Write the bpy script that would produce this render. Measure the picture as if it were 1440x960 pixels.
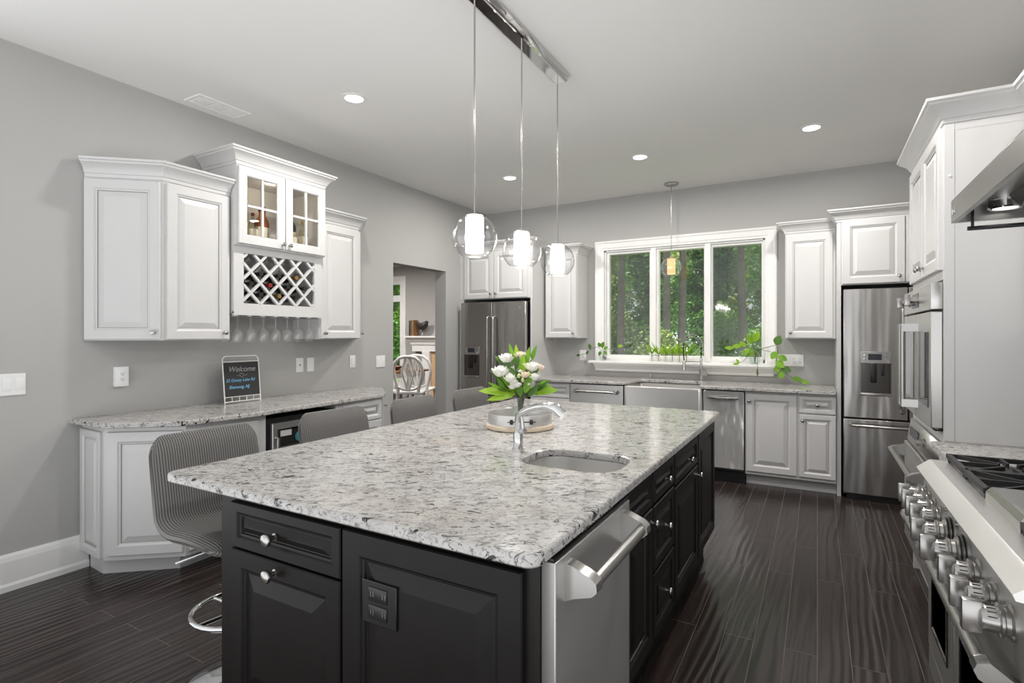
import bpy, bmesh, math, random
from mathutils import Vector, Matrix
PI = math.pi
random.seed(7)
S = bpy.context.scene
C = S.collection
for o in list(bpy.data.objects): bpy.data.objects.remove(o)

# ------------------------------------------------------------------ camera, sky, sun, exposure
cam = bpy.data.cameras.new('camera'); cam_o = bpy.data.objects.new('camera', cam); C.objects.link(cam_o)
cam.sensor_width = 36; cam.lens = 756.0/1440*36; cam.shift_y = -9.0/1440
cam.clip_start = .02; cam.clip_end = 200
cam_o.location = (0, 0, 1.403); cam_o.rotation_euler = (PI/2, 0, math.radians(29.59))
S.camera = cam_o
S.view_settings.view_transform = 'Standard'
try: S.view_settings.look = 'None'
except Exception: pass
S.view_settings.exposure = 0.4; S.view_settings.gamma = 1.0; S.view_settings.use_curve_mapping = False
S.cycles.max_bounces = 10; S.cycles.diffuse_bounces = 6; S.cycles.glossy_bounces = 5
S.cycles.transparent_max_bounces = 24; S.cycles.sample_clamp_indirect = 6
S.cycles.caustics_reflective = False; S.cycles.caustics_refractive = False
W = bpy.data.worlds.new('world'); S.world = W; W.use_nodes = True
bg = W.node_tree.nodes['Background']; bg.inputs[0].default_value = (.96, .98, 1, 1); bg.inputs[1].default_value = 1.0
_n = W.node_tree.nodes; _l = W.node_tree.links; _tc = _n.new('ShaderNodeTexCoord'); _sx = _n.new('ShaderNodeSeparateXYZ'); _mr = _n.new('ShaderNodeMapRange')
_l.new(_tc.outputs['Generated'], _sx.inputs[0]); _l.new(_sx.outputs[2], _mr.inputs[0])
for _k, _v in ((1, -.04), (2, .04), (3, 1.6), (4, .82)): _mr.inputs[_k].default_value = _v      # brightened below the horizon to light the ceiling, plain sky above
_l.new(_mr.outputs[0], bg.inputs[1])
sun = bpy.data.lights.new('sun', 'SUN'); sun.energy = 8.5; sun.angle = math.radians(6); sun.color = (1, .96, .88)
sun_o = bpy.data.objects.new('sun', sun); C.objects.link(sun_o)
sun_o.rotation_euler = (math.radians(10), math.radians(4), 0)      # nearly overhead, a little from behind the camera
P_CAN, P_DINING_FILL, P_PEND, E_SHADE = 17, 50, 9.0, 2.2

# ------------------------------------------------------------------ materials
def lin(c):
    return tuple((x/255/12.92 if x/255 <= .04045 else ((x/255+.055)/1.055)**2.4) for x in c) + (1,)
class NT:
    def __init__(s, name):
        s.m = bpy.data.materials.new(name); s.m.use_nodes = True; s.t = s.m.node_tree; s.n = s.t.nodes; s.l = s.t.links
        s.b = s.n['Principled BSDF']; s.out = s.n['Material Output']
    def N(s, typ, **kw):
        n = s.n.new('ShaderNode'+typ)
        for k, v in kw.items():
            if k.startswith('_'): setattr(n, k[1:], v)
        return n
    def link(s, a, b): s.l.new(a, b)
    def noise(s, scale, detail=3, vec=None, dist=0, rough=.5):
        n = s.N('TexNoise'); n.inputs['Scale'].default_value = scale; n.inputs['Detail'].default_value = detail
        n.inputs['Distortion'].default_value = dist; n.inputs['Roughness'].default_value = rough
        if vec is not None: s.link(vec, n.inputs['Vector'])
        return n
    def coord(s, kind='Object', scale=(1, 1, 1), rot=(0, 0, 0)):
        t = s.N('TexCoord'); m = s.N('Mapping'); m.inputs['Scale'].default_value = scale; m.inputs['Rotation'].default_value = rot
        s.link(t.outputs[kind], m.inputs['Vector']); return m.outputs[0]
    def ramp(s, fac, stops):
        r = s.N('ValToRGB'); e = r.color_ramp.elements
        while len(e) < len(stops): e.new(.5)
        for q, (p, c) in zip(e, stops): q.position = p; q.color = c
        s.link(fac, r.inputs[0]); return r
    def mix(s, fac, a, b, typ='MIX'):
        m = s.N('Mix'); m.data_type = 'RGBA'; m.blend_type = typ
        for inp, v in ((m.inputs[0], fac), (m.inputs[6], a), (m.inputs[7], b)):
            if hasattr(v, 'is_linked') or hasattr(v, 'links'): s.link(v, inp)
            else: inp.default_value = v
        return m.outputs[2]
    def math(s, op, a, b=0.0):
        m = s.N('Math'); m.operation = op
        for inp, v in ((m.inputs[0], a), (m.inputs[1], b)):
            if hasattr(v, 'links'): s.link(v, inp)
            else: inp.default_value = v
        return m.outputs[0]
    def bump(s, h, strength, dist):
        b = s.N('Bump'); b.inputs['Strength'].default_value = strength; b.inputs['Distance'].default_value = dist
        s.link(h, b.inputs['Height']); s.link(b.outputs[0], s.b.inputs['Normal'])
def paint(name, col, rough=.5, metal=0, var=.06, scale=9, bump=0, spec=.5, coat=0):
    t = NT(name); v = t.coord(); n = t.noise(scale, 3, v)
    a = lin(col); d = tuple(x*(1-var) for x in a[:3])+(1,); u = tuple(min(1, x*(1+var)) for x in a[:3])+(1,)
    r = t.ramp(n.outputs[0], [(.3, d), (.7, u)]); t.link(r.outputs[0], t.b.inputs['Base Color'])
    t.b.inputs['Roughness'].default_value = rough; t.b.inputs['Metallic'].default_value = metal
    t.b.inputs['Specular IOR Level'].default_value = spec; t.b.inputs['Coat Weight'].default_value = coat
    if bump: t.bump(t.noise(scale*14, 2, v).outputs[0], bump, .002)
    return t.m
def glow(name, col, strength, passes=0):
    t = NT(name); n = t.noise(3, 1, t.coord())
    r = t.ramp(n.outputs[0], [(.2, lin(col)), (.8, tuple(x*.97 for x in lin(col)[:3])+(1,))])
    t.link(r.outputs[0], t.b.inputs['Emission Color']); t.b.inputs['Emission Strength'].default_value = strength
    t.b.inputs['Base Color'].default_value = lin((240, 238, 232)); t.b.inputs['Roughness'].default_value = .6
    if passes:
        if strength < 1.5: t.b.inputs['Base Color'].default_value = lin((60, 48, 34))
        tr = t.N('BsdfTransparent'); mx = t.N('MixShader'); mx.inputs[0].default_value = passes
        t.link(t.b.outputs[0], mx.inputs[1]); t.link(tr.outputs[0], mx.inputs[2]); t.link(mx.outputs[0], t.out.inputs[0])
    return t.m
def clear(name, tint=(255, 255, 255), ior=1.45, rough=.0, film=0.0, filmcol=(200, 205, 205)):
    t = NT(name); t.n.remove(t.b)
    tr = t.N('BsdfTransparent'); tr.inputs[0].default_value = lin(tint)
    gl = t.N('BsdfGlossy'); gl.inputs['Roughness'].default_value = rough
    lw = t.N('LayerWeight'); lw.inputs[0].default_value = .5; f5 = t.math('POWER', lw.outputs['Facing'], 4.0); fr = t.math('MULTIPLY_ADD', f5, .75); fr.node.inputs[2].default_value = (ior-1)**2/(ior+1)**2
    mx = t.N('MixShader'); t.link(fr, mx.inputs[0]); t.link(tr.outputs[0], mx.inputs[1]); t.link(gl.outputs[0], mx.inputs[2])
    o = mx
    if film:
        df = t.N('BsdfDiffuse'); df.inputs[0].default_value = lin(filmcol)
        n = t.noise(6, 2, t.coord()); f = t.math('MULTIPLY', n.outputs[0], film*2)
        m2 = t.N('MixShader'); t.link(f, m2.inputs[0]); t.link(mx.outputs[0], m2.inputs[1]); t.link(df.outputs[0], m2.inputs[2]); o = m2
    t.link(o.outputs[0], t.out.inputs[0]); return t.m
def steel(name, col=(204, 202, 199), rough=.31, stretch=(60, 60, 1.2), bump=.05, metal=.86, big=(1.6, 1.6, .7)):
    t = NT(name); v = t.coord(scale=stretch); n = t.noise(5, 4, v)
    a = lin(col); r = t.ramp(n.outputs[0], [(.25, tuple(x*.95 for x in a[:3])+(1,)), (.75, a)])
    t.link(r.outputs[0], t.b.inputs['Base Color']); t.b.inputs['Metallic'].default_value = metal
    t.link(t.math('MULTIPLY_ADD', n.outputs[0], .05), t.b.inputs['Roughness'])
    t.b.inputs['Roughness'].links[0].from_node.inputs[2].default_value = rough-.025
    big = t.noise(1.3, 2, t.coord(scale=big))
    t.bump(big.outputs[0], bump, .05)
    return t.m
def granite():
    t = NT('granite'); v = t.coord('Object', (1, 1, 1), (0, 0, math.radians(-28)))
    mp = t.N('Mapping'); mp.inputs['Scale'].default_value = (.62, 1, 1); t.link(v, mp.inputs[0]); sv = mp.outputs[0]
    cloud = t.noise(15, 6, sv, 1.0, .6); base = t.ramp(cloud.outputs[0], [(.30, lin((146, 142, 139))), (.43, lin((179, 176, 173))), (.7, lin((196, 194, 191)))])
    warm = t.noise(2.2, 3, v); wr = t.ramp(warm.outputs[0], [(.55, (0, 0, 0, 1)), (.75, (.55, .55, .55, 1))])
    c1 = t.mix(wr.outputs[0], base.outputs[0], lin((176, 164, 152)))
    sp = t.noise(58, 6, sv, 1.2, .66); sr = t.ramp(sp.outputs[0], [(.53, (0, 0, 0, 1)), (.60, (.75, .75, .75, 1))])
    c2 = t.mix(sr.outputs[0], c1, lin((104, 101, 101)))
    mv = t.N('Mapping'); mv.inputs['Scale'].default_value = (.45, 1, .7); t.link(v, mv.inputs[0]); ve = t.noise(34, 7, mv.outputs[0], 1.3, .66); vr = t.ramp(ve.outputs[0], [(.585, (0, 0, 0, 1)), (.615, (1, 1, 1, 1))])
    c3 = t.mix(vr.outputs[0], c2, lin((34, 33, 34)))
    fs = t.noise(120, 4, v, .5); fr = t.ramp(fs.outputs[0], [(.64, (0, 0, 0, 1)), (.68, (.8, .8, .8, 1))])
    c4 = t.mix(fr.outputs[0], c3, lin((70, 67, 67)))
    t.link(c4, t.b.inputs['Base Color']); t.b.inputs['Roughness'].default_value = .13; t.b.inputs['Specular IOR Level'].default_value = .38
    return t.m
def wood_floor():
    t = NT('dark_plank'); g = t.N('TexCoord'); sx = t.N('SeparateXYZ'); t.link(g.outputs['Object'], sx.inputs[0])
    cb = t.N('CombineXYZ'); t.link(sx.outputs[1], cb.inputs[0]); t.link(sx.outputs[0], cb.inputs[1])
    br = t.N('TexBrick'); br.offset = .37; br.offset_frequency = 2; t.link(cb.outputs[0], br.inputs['Vector'])
    for k, x in (('Scale', 1), ('Brick Width', 1.35), ('Row Height', .127), ('Mortar Size', .0015), ('Mortar Smooth', .3), ('Bias', 0)): br.inputs[k].default_value = x
    br.inputs['Color1'].default_value = lin((50, 40, 38)); br.inputs['Color2'].default_value = lin((32, 26, 25)); br.inputs['Mortar'].default_value = lin((112, 104, 100))
    mp = t.N('Mapping'); mp.inputs['Scale'].default_value = (26, 1.6, 1); t.link(g.outputs['Object'], mp.inputs[0])
    gr = t.noise(1.6, 5, mp.outputs[0], .6)
    col = t.mix(.55, br.outputs[0], t.ramp(gr.outputs[0], [(.3, lin((24, 20, 19))), (.7, lin((60, 50, 47)))]).outputs[0])
    fin = t.mix(br.outputs['Fac'], col, lin((112, 104, 100)))  # pale seam colour paints in the glint of bevelled plank edges
    t.link(fin, t.b.inputs['Base Color']); t.b.inputs['Roughness'].default_value = .22; t.b.inputs['Specular IOR Level'].default_value = .36
    m2 = t.N('Mapping'); m2.inputs['Scale'].default_value = (1, .26, 1); m2.inputs['Rotation'].default_value = (0, 0, .12); t.link(g.outputs['Object'], m2.inputs[0])
    add = t.N('VectorMath'); add.operation = 'ADD'; t.link(m2.outputs[0], add.inputs[0])
    sc = t.N('VectorMath'); sc.operation = 'SCALE'; sc.inputs[3].default_value = 9; t.link(br.outputs[0], sc.inputs[0]); t.link(sc.outputs[0], add.inputs[1])
    wv = t.N('TexWave'); wv.inputs['Scale'].default_value = 7.5; wv.inputs['Distortion'].default_value = 9; wv.inputs['Detail'].default_value = 1; wv.inputs['Detail Scale'].default_value = .55
    t.link(add.outputs[0], wv.inputs['Vector'])
    h = t.math('SUBTRACT', t.math('MULTIPLY', wv.outputs[1], .35), t.math('MULTIPLY', br.outputs['Fac'], 1.1))
    t.bump(h, .6, .006)
    return t.m
def fabric():
    t = NT('ribbed_fabric'); u = t.N('UVMap'); s = t.N('SeparateXYZ'); t.link(u.outputs[0], s.inputs[0])
    a = t.math('SINE', t.math('MULTIPLY', s.outputs[0], 2*PI/.0100)); b = t.math('SINE', t.math('MULTIPLY', s.outputs[1], 2*PI/.0065))
    pa = t.math('MULTIPLY_ADD', a, .5); pb = t.math('MULTIPLY_ADD', b, .5)
    for x in (pa, pb): x.node.inputs[2].default_value = .5
    p = t.math('MULTIPLY', pa, t.math('MULTIPLY_ADD', pb, .6)); p.node.inputs[1].links[0].from_node.inputs[2].default_value = .4
    n = t.noise(30, 3, t.coord())
    c = t.mix(p, lin((78, 76, 75)), lin((156, 154, 151))); c = t.mix(t.math('MULTIPLY', n.outputs[0], .2), c, lin((90, 88, 86)))
    t.link(c, t.b.inputs['Base Color']); t.b.inputs['Roughness'].default_value = .9; t.b.inputs['Specular IOR Level'].default_value = .15
    t.bump(p, .5, .003); return t.m
def leafmat(name, dark, light, rnd=True):
    t = NT(name); n = t.noise(2.5, 3, t.coord())
    oi = t.N('ObjectInfo'); f = t.math('ADD', t.math('MULTIPLY', n.outputs[0], .9), t.math('MULTIPLY', oi.outputs['Random'], .25 if rnd else .0))
    r = t.ramp(f, [(.25, lin(dark)), (.8, lin(light))]); t.link(r.outputs[0], t.b.inputs['Base Color'])
    t.b.inputs['Roughness'].default_value = .5
    tl = t.N('BsdfTranslucent'); t.link(r.outputs[0], tl.inputs[0]); mx = t.N('MixShader'); mx.inputs[0].default_value = .35
    t.link(t.b.outputs[0], mx.inputs[1]); t.link(tl.outputs[0], mx.inputs[2]); t.link(mx.outputs[0], t.out.inputs[0]); return t.m
M = dict(
    wall=paint('wall_paint', (179, 178, 176), .75, var=.015, scale=1.5, spec=.25), ceil=paint('ceiling_paint', (236, 235, 233), .85, var=.01, scale=1, spec=.2),
    dwall=paint('dining_wall_paint', (172, 169, 167), .75, var=.015, scale=1.5, spec=.25),
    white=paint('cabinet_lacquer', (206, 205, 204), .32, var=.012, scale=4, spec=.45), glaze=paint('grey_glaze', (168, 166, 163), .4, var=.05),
    trim=paint('trim_paint', (236, 235, 233), .38, var=.012, scale=3), plate=paint('wallplate_plastic', (236, 236, 235), .35, var=.01), slot=paint('socket_slot', (60, 60, 60), .5),
    black=paint('ebony_stain', (22, 20, 19), .42, var=.16, scale=11, bump=.05, spec=.24), blackg=paint('ebony_groove', (22, 21, 21), .45, var=.1),
    floor=wood_floor(), granite=granite(), steel=steel('brushed_steel'), steelh=steel('brushed_steel_bar', (172, 170, 167), .25, (1, 9, 9)),
    steeld=steel('fridge_steel', (176, 173, 170), .23, (40, 40, .6), .3, .96, (4, 4, .55)), steelsink=steel('satin_sink_steel', (214, 212, 209), .3, (1, 1, 1), .0, .65), steelrec=steel('dispenser_steel', (104, 101, 99), .2, (90, 90, .5), .3, .95), mirror=steel('polished_steel', (232, 231, 229), .2, (1, 1, 1), .5, .6, (5, 5, 1.6)), doorsteel=steel('satin_door_steel', (196, 194, 191), .33, metal=.66), hoodsteel=steel('hood_steel', (150, 148, 145), .34),
    chrome=paint('chrome', (222, 222, 222), .07, 1, .02), nickel=paint('brushed_nickel', (176, 174, 170), .25, 1, .06, 60), dark=paint('dark_enamel', (26, 26, 27), .35, var=.1),
    iron=paint('cast_iron', (38, 37, 37), .55, var=.2, scale=60, bump=.15), plastic=paint('black_plastic', (20, 20, 21), .3, var=.1), rubber=paint('matt_black', (14, 14, 14), .8, var=.1),
    ovenglass=paint('oven_glass', (16, 16, 17), .06, var=.1, coat=.5), screen=paint('display', (44, 46, 52), .2, var=.1), fabric=fabric(),
    globe=clear('globe_glass', ior=1.75), stemware=clear('stemware_glass', ior=1.7, film=.03, filmcol=(250, 250, 250)), glass=clear('clear_glass'), pane=clear('window_glass', (246, 250, 248)), mesh=clear('window_glass_with_screen', (226, 230, 227), film=.1, filmcol=(150, 156, 154)), cabglass=clear('cabinet_glass', (252, 252, 250)),  # stemware: white film stands in for highlights on the glasses
    shade=glow('lit_opal_shade', (255, 252, 246), E_SHADE, .6), shadew=glow('warm_lit_shade', (255, 214, 150), .9, .1), lens=glow('downlight_lens', (255, 253, 249), 9), hoodlens=glow('hood_lamp_lens', (255, 252, 244), 1.6),
    chalk=paint('chalkboard', (42, 42, 43), .7, var=.12, scale=8), chalkgrey=paint('grey_chalk', (150, 150, 150), .9), chalkblue=paint('blue_chalk', (120, 178, 214), .9), wire=paint('white_wire', (232, 230, 227), .4, var=.02),
    oak=paint('pale_oak', (206, 190, 168), .5, var=.08, scale=20), walnut=paint('walnut', (112, 74, 48), .4, var=.2, scale=14), tile=paint('tan_marble', (206, 172, 132), .4, var=.1, scale=20),
    leaf=leafmat('glossy_leaf', (40, 96, 18), (140, 190, 50)), leafb=leafmat('bright_leaf', (84, 140, 14), (168, 205, 46)), leafd=leafmat('deep_leaf', (44, 88, 32), (100, 140, 60)),
    stem=paint('plant_stem', (70, 84, 44), .6, var=.15), petal=paint('white_petal', (244, 243, 236), .6, var=.03), petalp=paint('cream_petal', (240, 222, 204), .6, var=.05), bud=paint('green_bud', (190, 200, 130), .6, var=.1),
    tree=leafmat('forest_leaf', (40, 82, 22), (140, 186, 66)), tree2=leafmat('forest_leaf_olive', (60, 84, 34), (170, 186, 90)), tree3=leafmat('forest_leaf_deep', (26, 58, 18), (100, 150, 52)), bark=paint('bark', (104, 96, 90), .9, var=.25, scale=6, bump=.4),
    lawn=paint('lawn_grass', (92, 112, 62), .9, var=.25, scale=3), water=clear('water', (244, 250, 248), 1.33), bottle=paint('green_bottle_glass', (26, 34, 24), .1, var=.1), bottleb=paint('brown_bottle_glass', (150, 74, 24), .1, var=.2), bottlec=clear('pale_bottle_glass', (240, 236, 224)),
    label=paint('paper_label', (214, 206, 188), .7, var=.08, scale=30), capsule=paint('foil_capsule', (126, 26, 24), .35, var=.1), capsuleg=paint('gold_capsule', (150, 120, 70), .3, .6, .1), cyan=paint('teal_bottle_end', (60, 150, 160), .3, var=.05),
    book1=paint('book_black', (50, 44, 40), .6), book2=paint('book_tan', (150, 112, 74), .6), book3=paint('book_olive', (92, 84, 62), .6), bronze=paint('dark_bronze', (62, 56, 52), .45, .5), chairw=paint('chair_white', (214, 212, 209), .4, var=.02), fire=paint('firebox', (24, 23, 22), .8), carpet=paint('dining_floor', (62, 48, 42), .4, var=.15),
    amber=clear('amber_liquor', (214, 140, 60)),
)

# ------------------------------------------------------------------ mesh helpers
class MB:
    def __init__(s, T=None): s.b = bmesh.new(); s.T = T or Matrix(); s.mi = 0; s.uvs = None
    def v(s, p): return s.b.verts.new(s.T @ Vector(p))
    def f(s, vs, m=None):
        try:
            f = s.b.faces.new(vs); f.material_index = s.mi if m is None else m; return f
        except ValueError: return None
    def box(s, x0, x1, y0, y1, z0, z1, bev=0, m=None, seg=2):
        if x0 > x1: x0, x1 = x1, x0
        if y0 > y1: y0, y1 = y1, y0
        if z0 > z1: z0, z1 = z1, z0
        vs = [s.v(p) for p in ((x0,y0,z0),(x1,y0,z0),(x1,y1,z0),(x0,y1,z0),(x0,y0,z1),(x1,y0,z1),(x1,y1,z1),(x0,y1,z1))]
        fs = [s.f([vs[i] for i in q], m) for q in ((3,2,1,0),(4,5,6,7),(0,1,5,4),(1,2,6,5),(2,3,7,6),(3,0,4,7))]
        if bev:
            es = list({e for f in fs for e in f.edges})
            r = bmesh.ops.bevel(s.b, geom=es, offset=min(bev, .49*min(x1-x0, y1-y0, z1-z0)), segments=seg, profile=.5, affect='EDGES')
            if m is not None:
                for f in r['faces']: f.material_index = m
        return s
    def loops(s, rings, cap0=True, cap1=True, closed=False, m=None, mats=None):
        R = [[s.v(p) for p in r] for r in rings]; n = len(R[0]); k = len(R)
        for i in range(k if closed else k-1):
            a, b = R[i], R[(i+1) % k]
            for j in range(n): s.f([a[j], a[(j+1) % n], b[(j+1) % n], b[j]], mats[i] if mats else m)
        if not closed:
            if cap0: s.f(list(reversed(R[0])), m)
            if cap1: s.f(R[-1], mats[-1] if mats and len(mats) >= k else m)
        return s
    def prism(s, poly, z0, z1, m=None):
        return s.loops([[(x, y, z0) for x, y in poly], [(x, y, z1) for x, y in poly]], m=m)
    def prism_x(s, poly, x0, x1, m=None):      # poly in (y,z)
        return s.loops([[(x0, y, z) for y, z in poly], [(x1, y, z) for y, z in poly]], m=m)
    def prism_y(s, poly, y0, y1, m=None):      # poly in (x,z)
        return s.loops([[(x, y0, z) for x, z in poly], [(x, y1, z) for x, z in poly]], m=m)
    def lathe(s, prof, c=(0, 0, 0), axis='z', seg=20, m=None, cap=True):
        ring = []
        for r, h in prof:
            q = []
            for i in range(seg):
                a = 2*PI*i/seg; x, y = r*math.cos(a), r*math.sin(a)
                p = {'z': (x, y, h), 'y': (x, -h, y), 'x': (h, x, y), 'Y': (x, h, y)}[axis]
                q.append((c[0]+p[0], c[1]+p[1], c[2]+p[2]))
            ring.append(q)
        return s.loops(ring, cap, cap, m=m)
    def tube(s, pts, r, seg=8, m=None, closed=False, cap=True):
        P = [Vector(p) for p in pts]; n = len(P); rr = r if isinstance(r, (list, tuple)) else [r]*n
        t0 = ((P[1]-P[0])).normalized(); nrm = t0.orthogonal().normalized(); rings = []; prev = t0
        for i in range(n):
            if closed: t = (P[(i+1) % n]-P[i-1]).normalized()
            elif i == 0: t = t0
            elif i == n-1: t = (P[-1]-P[-2]).normalized()
            else: t = ((P[i+1]-P[i]).normalized()+(P[i]-P[i-1]).normalized()).normalized()
            q = prev.rotation_difference(t); nrm = (q @ nrm); nrm = (nrm - t*nrm.dot(t)).normalized(); prev = t
            bn = t.cross(nrm)
            rings.append([tuple(P[i]+nrm*(rr[i]*math.cos(2*PI*j/seg))+bn*(rr[i]*math.sin(2*PI*j/seg))) for j in range(seg)])
        return s.loops(rings, cap, cap, closed, m)
    def bar(s, a, b, w, h, up=(0, 0, 1), m=None):       # rectangular bar from a to b
        a, b = Vector(a), Vector(b); t = (b-a).normalized(); u = Vector(up); sd = t.cross(u).normalized(); u = sd.cross(t)
        r = lambda p: [tuple(p+sd*x+u*y) for x, y in ((-w/2, -h/2), (w/2, -h/2), (w/2, h/2), (-w/2, h/2))]
        return s.loops([r(a), r(b)], m=m)
    def panel(s, x0, x1, z0, z1, prof, y=0.0, mats=None):    # nested rectangles facing -y : (inset, height)
        w, h = x1-x0, z1-z0; mx = min(w, h)*.48; rings = []
        for i, hh in prof:
            i = min(i, mx); rings.append([(x0+i, y-hh, z0+i), (x1-i, y-hh, z0+i), (x1-i, y-hh, z1-i), (x0+i, y-hh, z1-i)])
        return s.loops(rings, mats=mats)
    def sweep(s, prof, path, zt, m=None):      # prof (out, dz) ; out = right-hand side of the path
        P = [Vector((x, y)) for x, y in path]; n = len(P); rings = []
        for i in range(n):
            d0 = (P[i]-P[i-1]).normalized() if i else None; d1 = (P[i+1]-P[i]).normalized() if i < n-1 else None
            d0 = d0 or d1; d1 = d1 or d0
            n0, n1 = Vector((d0.y, -d0.x)), Vector((d1.y, -d1.x)); k = (n0+n1).normalized(); k = k/max(.3, k.dot(n0))
            rings.append([(P[i].x+k.x*o, P[i].y+k.y*o, zt+dz) for o, dz in prof])
        return s.loops(rings, m=m)
    def slab(s, outer, holes, z0, z1, e=.007, hole_ease=True):
        s.flat_top = 1
        def inset(L, d):
            n = len(L); out = []
            for i in range(n):
                a, b, c = Vector(L[i-1]), Vector(L[i]), Vector(L[(i+1) % n])
                d0, d1 = (b-a).normalized(), (c-b).normalized(); n0, n1 = Vector((-d0.y, d0.x)), Vector((-d1.y, d1.x))
                k = (n0+n1).normalized(); k = k/max(.4, k.dot(n0)); out.append((b.x+k.x*d, b.y+k.y*d))
            return out
        def area(L): return sum(L[i-1][0]*L[i][1]-L[i][0]*L[i-1][1] for i in range(len(L)))
        if area(outer) < 0: outer = outer[::-1]
        hs = [h if area(h) < 0 else h[::-1] for h in holes]
        tops, bots = [], []
        for L in [outer]+hs:
            n = len(L); rg = []
            for d, z in ((e, z1), (e*.3, z1-e*.3), (0, z1-e), (0, z0+e*.6), (e*.6, z0)):
                rg.append([s.v((x, y, z)) for x, y in inset(L, d)])
            for a, b in zip(rg, rg[1:]):
                for j in range(n): s.f([a[j], b[j], b[(j+1) % n], a[(j+1) % n]])
            tops.append(rg[0]); bots.append(rg[-1])
        for grp, up in ((tops, 1), (bots, 0)):
            es = []
            for L in grp:
                for j in range(len(L)):
                    e_ = s.b.edges.get((L[j], L[(j+1) % len(L)])) or s.b.edges.new((L[j], L[(j+1) % len(L)])); es.append(e_)
            r = bmesh.ops.triangle_fill(s.b, use_beauty=True, use_dissolve=False, edges=es)
            for g in r['geom']:
                if isinstance(g, bmesh.types.BMFace): g.material_index = s.mi
        return s
    def build(s, name, mats, parent=None, smooth=30, loc=None, rz=0):
        if not isinstance(mats, (list, tuple)): mats = [mats]
        bmesh.ops.recalc_face_normals(s.b, faces=s.b.faces)
        me = bpy.data.meshes.new(name); s.b.to_mesh(me); s.b.free()
        for m in mats: me.materials.append(M[m] if isinstance(m, str) else m)
        if smooth:
            for p in me.polygons: p.use_smooth = True
            me.set_sharp_from_angle(angle=math.radians(smooth))
            for p in me.polygons:
                if p.area > .01 and len(p.vertices) <= 4 and abs(max(p.normal, key=abs)) > .9995 or getattr(s, 'flat_top', 0) and abs(p.normal.z) > .9995: p.use_smooth = False
        o = bpy.data.objects.new(name, me); C.objects.link(o)
        if parent: o.parent = parent
        if loc: o.location = loc
        if rz: o.rotation_euler.z = rz
        return o
def tag(o, label, cat, group=None, kind=None):
    o['label'] = label; o['category'] = cat
    if group: o['group'] = group
    if kind: o['kind'] = kind
    return o
def thing(name, label, cat, loc=(0, 0, 0), rz=0, group=None):
    o = bpy.data.objects.new(name, None); C.objects.link(o); o.location = loc; o.rotation_euler.z = rz; o.empty_display_size = .1
    return tag(o, label, cat, group)
def struct(name, mb, mat, label=None):
    o = mb.build(name, mat, smooth=0); o['kind'] = 'structure'
    if label: o['label'] = label; o['category'] = name.split('_')[0]
    return o
def dup(root, loc, rz=0, label=None, sc=None):
    r = root.copy(); C.objects.link(r); r.location = loc; r.rotation_euler.z = rz
    if label: r['label'] = label
    if sc: r.scale = sc
    for ch in list(root.children):
        c = ch.copy(); C.objects.link(c); c.parent = r
        for g in list(ch.children):
            d = g.copy(); C.objects.link(d); d.parent = c
    return r
def lamp(kind, name, loc, power, parent=None, **kw):
    l = bpy.data.lights.new(name, kind); l.energy = power
    for k, v in kw.items(): setattr(l, k, v)
    o = bpy.data.objects.new(name, l); C.objects.link(o); o.location = loc
    if parent: o.parent = parent
    return o
def rrect(x0, x1, y0, y1, r, n=6):
    out = []
    for cx, cy, a in ((x1-r, y0+r, -PI/2), (x1-r, y1-r, 0), (x0+r, y1-r, PI/2), (x0+r, y0+r, PI)):
        for i in range(n+1): t = a+PI/2*i/n; out.append((cx+r*math.cos(t), cy+r*math.sin(t)))
    return out
def rpoly(pts, rad, n=4):      # round the corners of a polygon
    out = []; k = len(pts)
    for i in range(k):
        a, b, c = Vector(pts[i-1]), Vector(pts[i]), Vector(pts[(i+1) % k]); r = rad[i] if isinstance(rad, (list, tuple)) else rad
        if r <= 0: out.append(tuple(b)); continue
        p, q = b+(a-b).normalized()*r, b+(c-b).normalized()*r
        for j in range(n+1): t = j/n; out.append(tuple(p*(1-t)**2+b*2*t*(1-t)+q*t*t))
    return out

# ------------------------------------------------------------------ room shell
XL, XR, YB, ZC = -3.87, 1.12, 6.10, 3.02
YR = -2.2                                    # shell left open behind the camera to let in extra light
OP0, OP1, OPZ = 4.29, 5.21, 2.165
b = MB(); b.box(XL-.16, XR+.15, -.3, YB+.15, -.12, 0); struct('floor', b, 'floor')
b = MB(); b.box(XL-.16, XR+.15, .2, YB+.15, ZC, ZC+.12); struct('ceiling', b, 'ceil')
b = MB(); b.box(XL-.16, XL, .75, OP0, 0, ZC); b.box(XL-.16, XL, OP1, YB+.15, 0, ZC); b.box(XL-.16, XL, OP0, OP1, OPZ, ZC); struct('wall_left', b, 'wall')
WX0, WX1, WZ0, WZ1 = -2.215, -.455, 1.115, 2.42
b = MB(); b.box(XL, WX0, YB, YB+.15, 0, ZC); b.box(WX1, XR, YB, YB+.15, 0, ZC); b.box(WX0, WX1, YB, YB+.15, 0, WZ0); b.box(WX0, WX1, YB, YB+.15, WZ1, ZC); struct('wall_back', b, 'wall')
b = MB(); b.box(XR, XR+.15, 1.25, YB+.15, 0, ZC); struct('wall_right', b, 'wall')
b = MB(); b.prism_y([(XL, 0), (XL+.026, 0), (XL+.026, .03), (XL+.019, .045), (XL+.017, .16), (XL+.012, .185), (XL+.006, .2), (XL, .2)], .75, 1.572); struct('baseboard_left', b, 'trim')
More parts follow.
